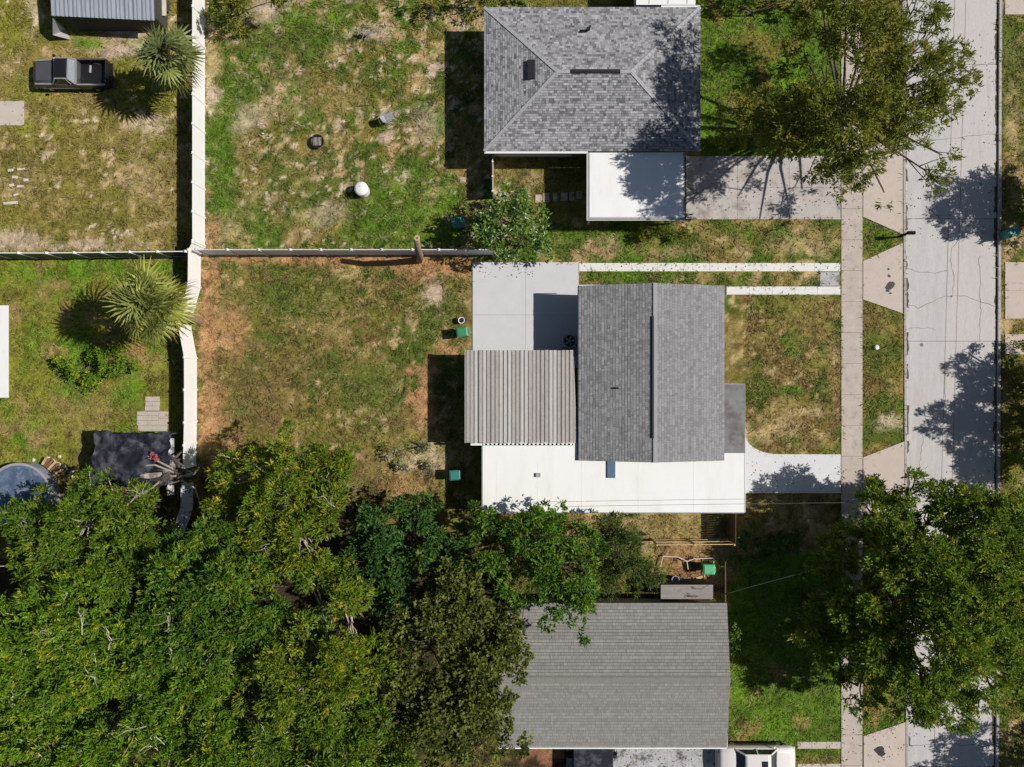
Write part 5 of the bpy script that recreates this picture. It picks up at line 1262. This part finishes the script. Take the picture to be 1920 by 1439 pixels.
tree('bush', 'low sparse bush beside the lower edge of the white carport', (1260, 440), [(1240, 435, .4, .5), (1275, 440, .4, .5), (1210, 442, .3, .35)], OAK_D, leaf=(.16, .07), trunk_r=.03, clump_per=26, cat='bush')
tree('bush', 'weedy bush with pale leaves at the lower right of the brown yard', (780, 850), [(745, 850, .25, .5), (790, 845, .25, .55), (815, 865, .25, .45), (760, 875, .2, .4)], color_fn((.12, .17, .05), (.22, .24, .12), (.42, .42, .33), .4), leaf=(.18, .07), trunk_r=.02, clump_per=26, cat='bush')

# palms
def palm(label, top, z, base, R_, nf, tones):
    tp = P(*top, z); bs = P(*base)
    root = thing('fan_palm', label, 'palm tree', tuple(bs))
    path = [bs + Vector((0, 0, -.1)), bs.lerp(tp, .33), bs.lerp(tp, .66), tp - ZV * .25]
    prof, rad = [], []
    for k in range(25):
        t = k / 24; i = min(2, int(t * 3)); prof.append(path[i].lerp(path[i + 1], t * 3 - i)); rad.append((.24 - .05 * t) * (1.06 if k % 2 else .95))
    MB().tube(prof, rad, 10).build('trunk', mat('palm_trunk', (.27, .19, .14), .95, .2, 3, .2, 20, .4), root)
    for k in range(nf):
        az = k * 2.399963 + random.gauss(0, .3); f = k / (nf - 1)
        el = R(82) * (1 - f) ** 1.0 - R(28) * f + random.gauss(0, .16)
        u = Vector((math.cos(az) * math.cos(el), math.sin(az) * math.cos(el), math.sin(el)))
        side = Vector((-math.sin(az), math.cos(az), 0)); up = side.cross(u) * -1
        if up.z < 0: up = -up
        pl = R_ * random.uniform(.28, .52); hub = tp + u * pl
        V_, F_, C_ = [], [], []
        def addq(p, q, wa, wb, sv, cl):
            n = len(V_)
            V_.extend([tuple(p - sv * wa), tuple(p + sv * wa), tuple(q + sv * wb), tuple(q - sv * wb)]); F_.append((n, n + 1, n + 2, n + 3)); C_.extend([cl] * 4)
        base_c = np.array(tones[0]) * (1 - f) + np.array(tones[1]) * f
        if random.random() < (.22 if f > .7 else .03): base_c = np.array(tones[2])
        base_c = base_c * random.uniform(.6, 1.3)
        addq(tp, hub, .03, .022, side, tuple(base_c * .9))
        ns = 17; fl = R_ * random.uniform(.46, .66); roll = random.gauss(0, .45); side, up = (side * math.cos(roll) + up * math.sin(roll)), (up * math.cos(roll) - side * math.sin(roll))
        for j in range(ns):
            t = j / (ns - 1) * 2 - 1; an = t * R(115)
            d = (u * math.cos(an) + side * math.sin(an)).normalized()
            ln = fl * (1 - .28 * t * t) * random.uniform(.9, 1.1)
            sv = d.cross(up).normalized()
            fold = up * (.03 if j % 2 else -.03)
            p1 = hub + d * ln * .5 + fold + ZV * (-.02); p2 = hub + d * ln + side * random.gauss(0, .05) - ZV * (.12 + .4 * ln * random.uniform(.2, 1.0)) * .8
            cl = tuple(base_c * random.uniform(.75, 1.25))
            addq(hub, p1, .016, .07, sv, cl); addq(p1, p2, .07, .008, sv, cl)
        add_mesh('frond', np.array(V_), np.array(F_), M['palm'], root, colors=np.array(C_))
    return root
palm('fan palm with dense grey green crown behind the pickup truck at the white fence', (318, 108), 4.6, (368, 158), 2.3, 42, ((.17, .215, .085), (.24, .25, .06), (.42, .27, .08)))
palm('fan palm with spiky yellow green crown at the bend of the white fence', (281, 571), 6.7, (374, 602), 2.6, 44, ((.24, .28, .08), (.36, .37, .06), (.34, .25, .07)))

# ------------------------------------------------------------------ overhead wires
def wire(label, p, q, sag, r=.011):
    pts = [p.lerp(q, t) - ZV * sag * 4 * t * (1 - t) for t in np.linspace(0, 1, 13)]
    props(MB().tube(pts, r, 5).build('overhead_wire', M['cable']), label, 'wire')
wire('thin overhead wire crossing the lower edge of the white flat roof towards the road', P(1060, 950, 5.2), P(2150, 938, 6.0), .25)
wire('thin overhead wire over the dark lawn beside the plain grey house', P(1364, 1113, 3.2), P(1560, 1060, 5.0), .05)

# ------------------------------------------------------------------ grass blades on the lawns
mask = np.zeros((1540, 2120), dtype=bool)     # px + 100 offset
yy, xx = np.mgrid[-50:1490, -100:2020]
for (a0, b0, a1, b1) in EXCL:
    mask |= (xx > a0) & (xx < a1) & (yy > b0) & (yy < b1)
for pl in POLYX:
    ins = np.zeros_like(mask)
    n = len(pl)
    for i in range(n):
        (xa, ya), (xb, yb) = pl[i], pl[(i + 1) % n]
        if ya == yb: continue
        cr = ((ya > yy) != (yb > yy)) & (xx < (xb - xa) * (yy - ya) / (yb - ya) + xa)
        ins ^= cr
    mask |= ins
mask |= (yy > 960 + (xx - 300) * .0) & (xx < 880) & (xx > -101)
NB = 400000
bx_ = rng.uniform(-60, 1980, NB); by_ = rng.uniform(-40, 1480, NB)
ok = ~mask[(by_ + 50).astype(int), (bx_ + 100).astype(int)]
den = fbm(bx_, by_, 26, 640) + .25 * fbm(bx_, by_, 9, 641)
ok &= rng.random(NB) < np.clip((den - .18) * 1.7, .15, 1)
bx_, by_ = bx_[ok], by_[ok]
bc = ground_color(bx_[None, :], by_[None, :])[0]
lum = bc.mean(1)
thin = rng.random(len(bx_)) < np.clip(1.35 - lum * 4.2, .12, 1)      # few blades on sand
bx_, by_, bc = bx_[thin], by_[thin], bc[thin]
K = len(bx_)
wx = (bx_ - 960) / PPM; wy_ = (719.5 - by_) / PPM
az = rng.uniform(0, 2 * np.pi, K) * .5 + fbm(bx_, by_, 22, 650) * 9
ln = rng.uniform(.14, .46, K); hh = rng.uniform(.02, .17, K); wd = rng.uniform(.018, .05, K)
dx, dy = np.cos(az) * ln, np.sin(az) * ln; sx, sy = -np.sin(az) * wd, np.cos(az) * wd
z0 = np.full(K, -.03)
v = np.stack([np.stack([wx - sx, wy_ - sy, z0], -1), np.stack([wx + sx, wy_ + sy, z0], -1), np.stack([wx + dx, wy_ + dy, z0 + .03 + hh], -1)], 1).reshape(-1, 3)
straw = rng.random(K) < .13
g = rng.uniform(.55, 1.6, (K, 1)); bc = bc * g
bc[straw] = bc[straw] * .5 + np.array((.30, .24, .11)) * .62
pick = rng.random(K) < .12                                     # thin dry stalks lying over the turf
px2, py2 = wx[pick] + rng.normal(0, .1, pick.sum()), wy_[pick] + rng.normal(0, .1, pick.sum()); K2 = len(px2)
az2 = rng.uniform(0, 2 * np.pi, K2); l2 = rng.uniform(.2, .6, K2); w2 = rng.uniform(.008, .02, K2); h2 = rng.uniform(.03, .16, K2)
d2x, d2y = np.cos(az2) * l2, np.sin(az2) * l2; s2x, s2y = -np.sin(az2) * w2, np.cos(az2) * w2; zz2 = np.full(K2, .0)
v2 = np.stack([np.stack([px2 - s2x, py2 - s2y, zz2], -1), np.stack([px2 + s2x, py2 + s2y, zz2], -1), np.stack([px2 + d2x, py2 + d2y, zz2 + h2], -1)], 1).reshape(-1, 3)
v = np.concatenate([v, v2]); bc = np.concatenate([bc, bc[pick] * .9 + np.array((.26, .22, .11)) * rng.uniform(.5, 1.3, (K2, 1))]); K = K + K2
o = add_mesh('grass', v, np.arange(K * 3).reshape(-1, 3), M['grass'], colors=np.repeat(bc, 3, 0))
props(o, 'patchy green and straw coloured grass covering the yards', 'grass', kind='stuff')

# ------------------------------------------------------------------ fallen leaves
LV, LC = [], []
for (x0_, y0_, x1_, y1_, z, n_) in ((1290, 295, 1575, 410, .045, 190), (1580, 260, 1616, 470, .045, 70), (1700, 60, 1865, 470, -.06, 200), (1700, 880, 1865, 1435, -.06, 260), (1580, 880, 1616, 1430, .045, 90), (1620, 1360, 1696, 1435, .055, 40), (1400, 860, 1574, 922, .045, 50), (888, 494, 1000, 520, .04, 40), (960, 1150, 1060, 1395, 3.15, 0), (1090, 494, 1570, 508, .045, 40), (1150, 1405, 1330, 1438, .045, 70)):
    for k in range(n_):
        c = P(random.uniform(x0_, x1_), random.uniform(y0_, y1_), z); t = random.uniform(0, 6.28); a_ = random.uniform(.03, .075); b_ = a_ * random.uniform(.4, .7)
        u = Vector((math.cos(t), math.sin(t), random.uniform(-.1, .2))) * a_; v = Vector((-math.sin(t), math.cos(t), random.uniform(-.1, .2))) * b_
        LV += [tuple(c - u), tuple(c - v), tuple(c + u), tuple(c + v)]
        LC += [random.choice(((.16, .11, .05), (.10, .07, .04), (.20, .15, .06), (.07, .08, .03)))] * 4
props(add_mesh('leaf_litter', np.array(LV), np.arange(len(LV)).reshape(-1, 4), M['grass'], colors=np.array(LC)), 'scattered fallen brown leaves on the paving and flat roofs', 'leaves', kind='stuff')
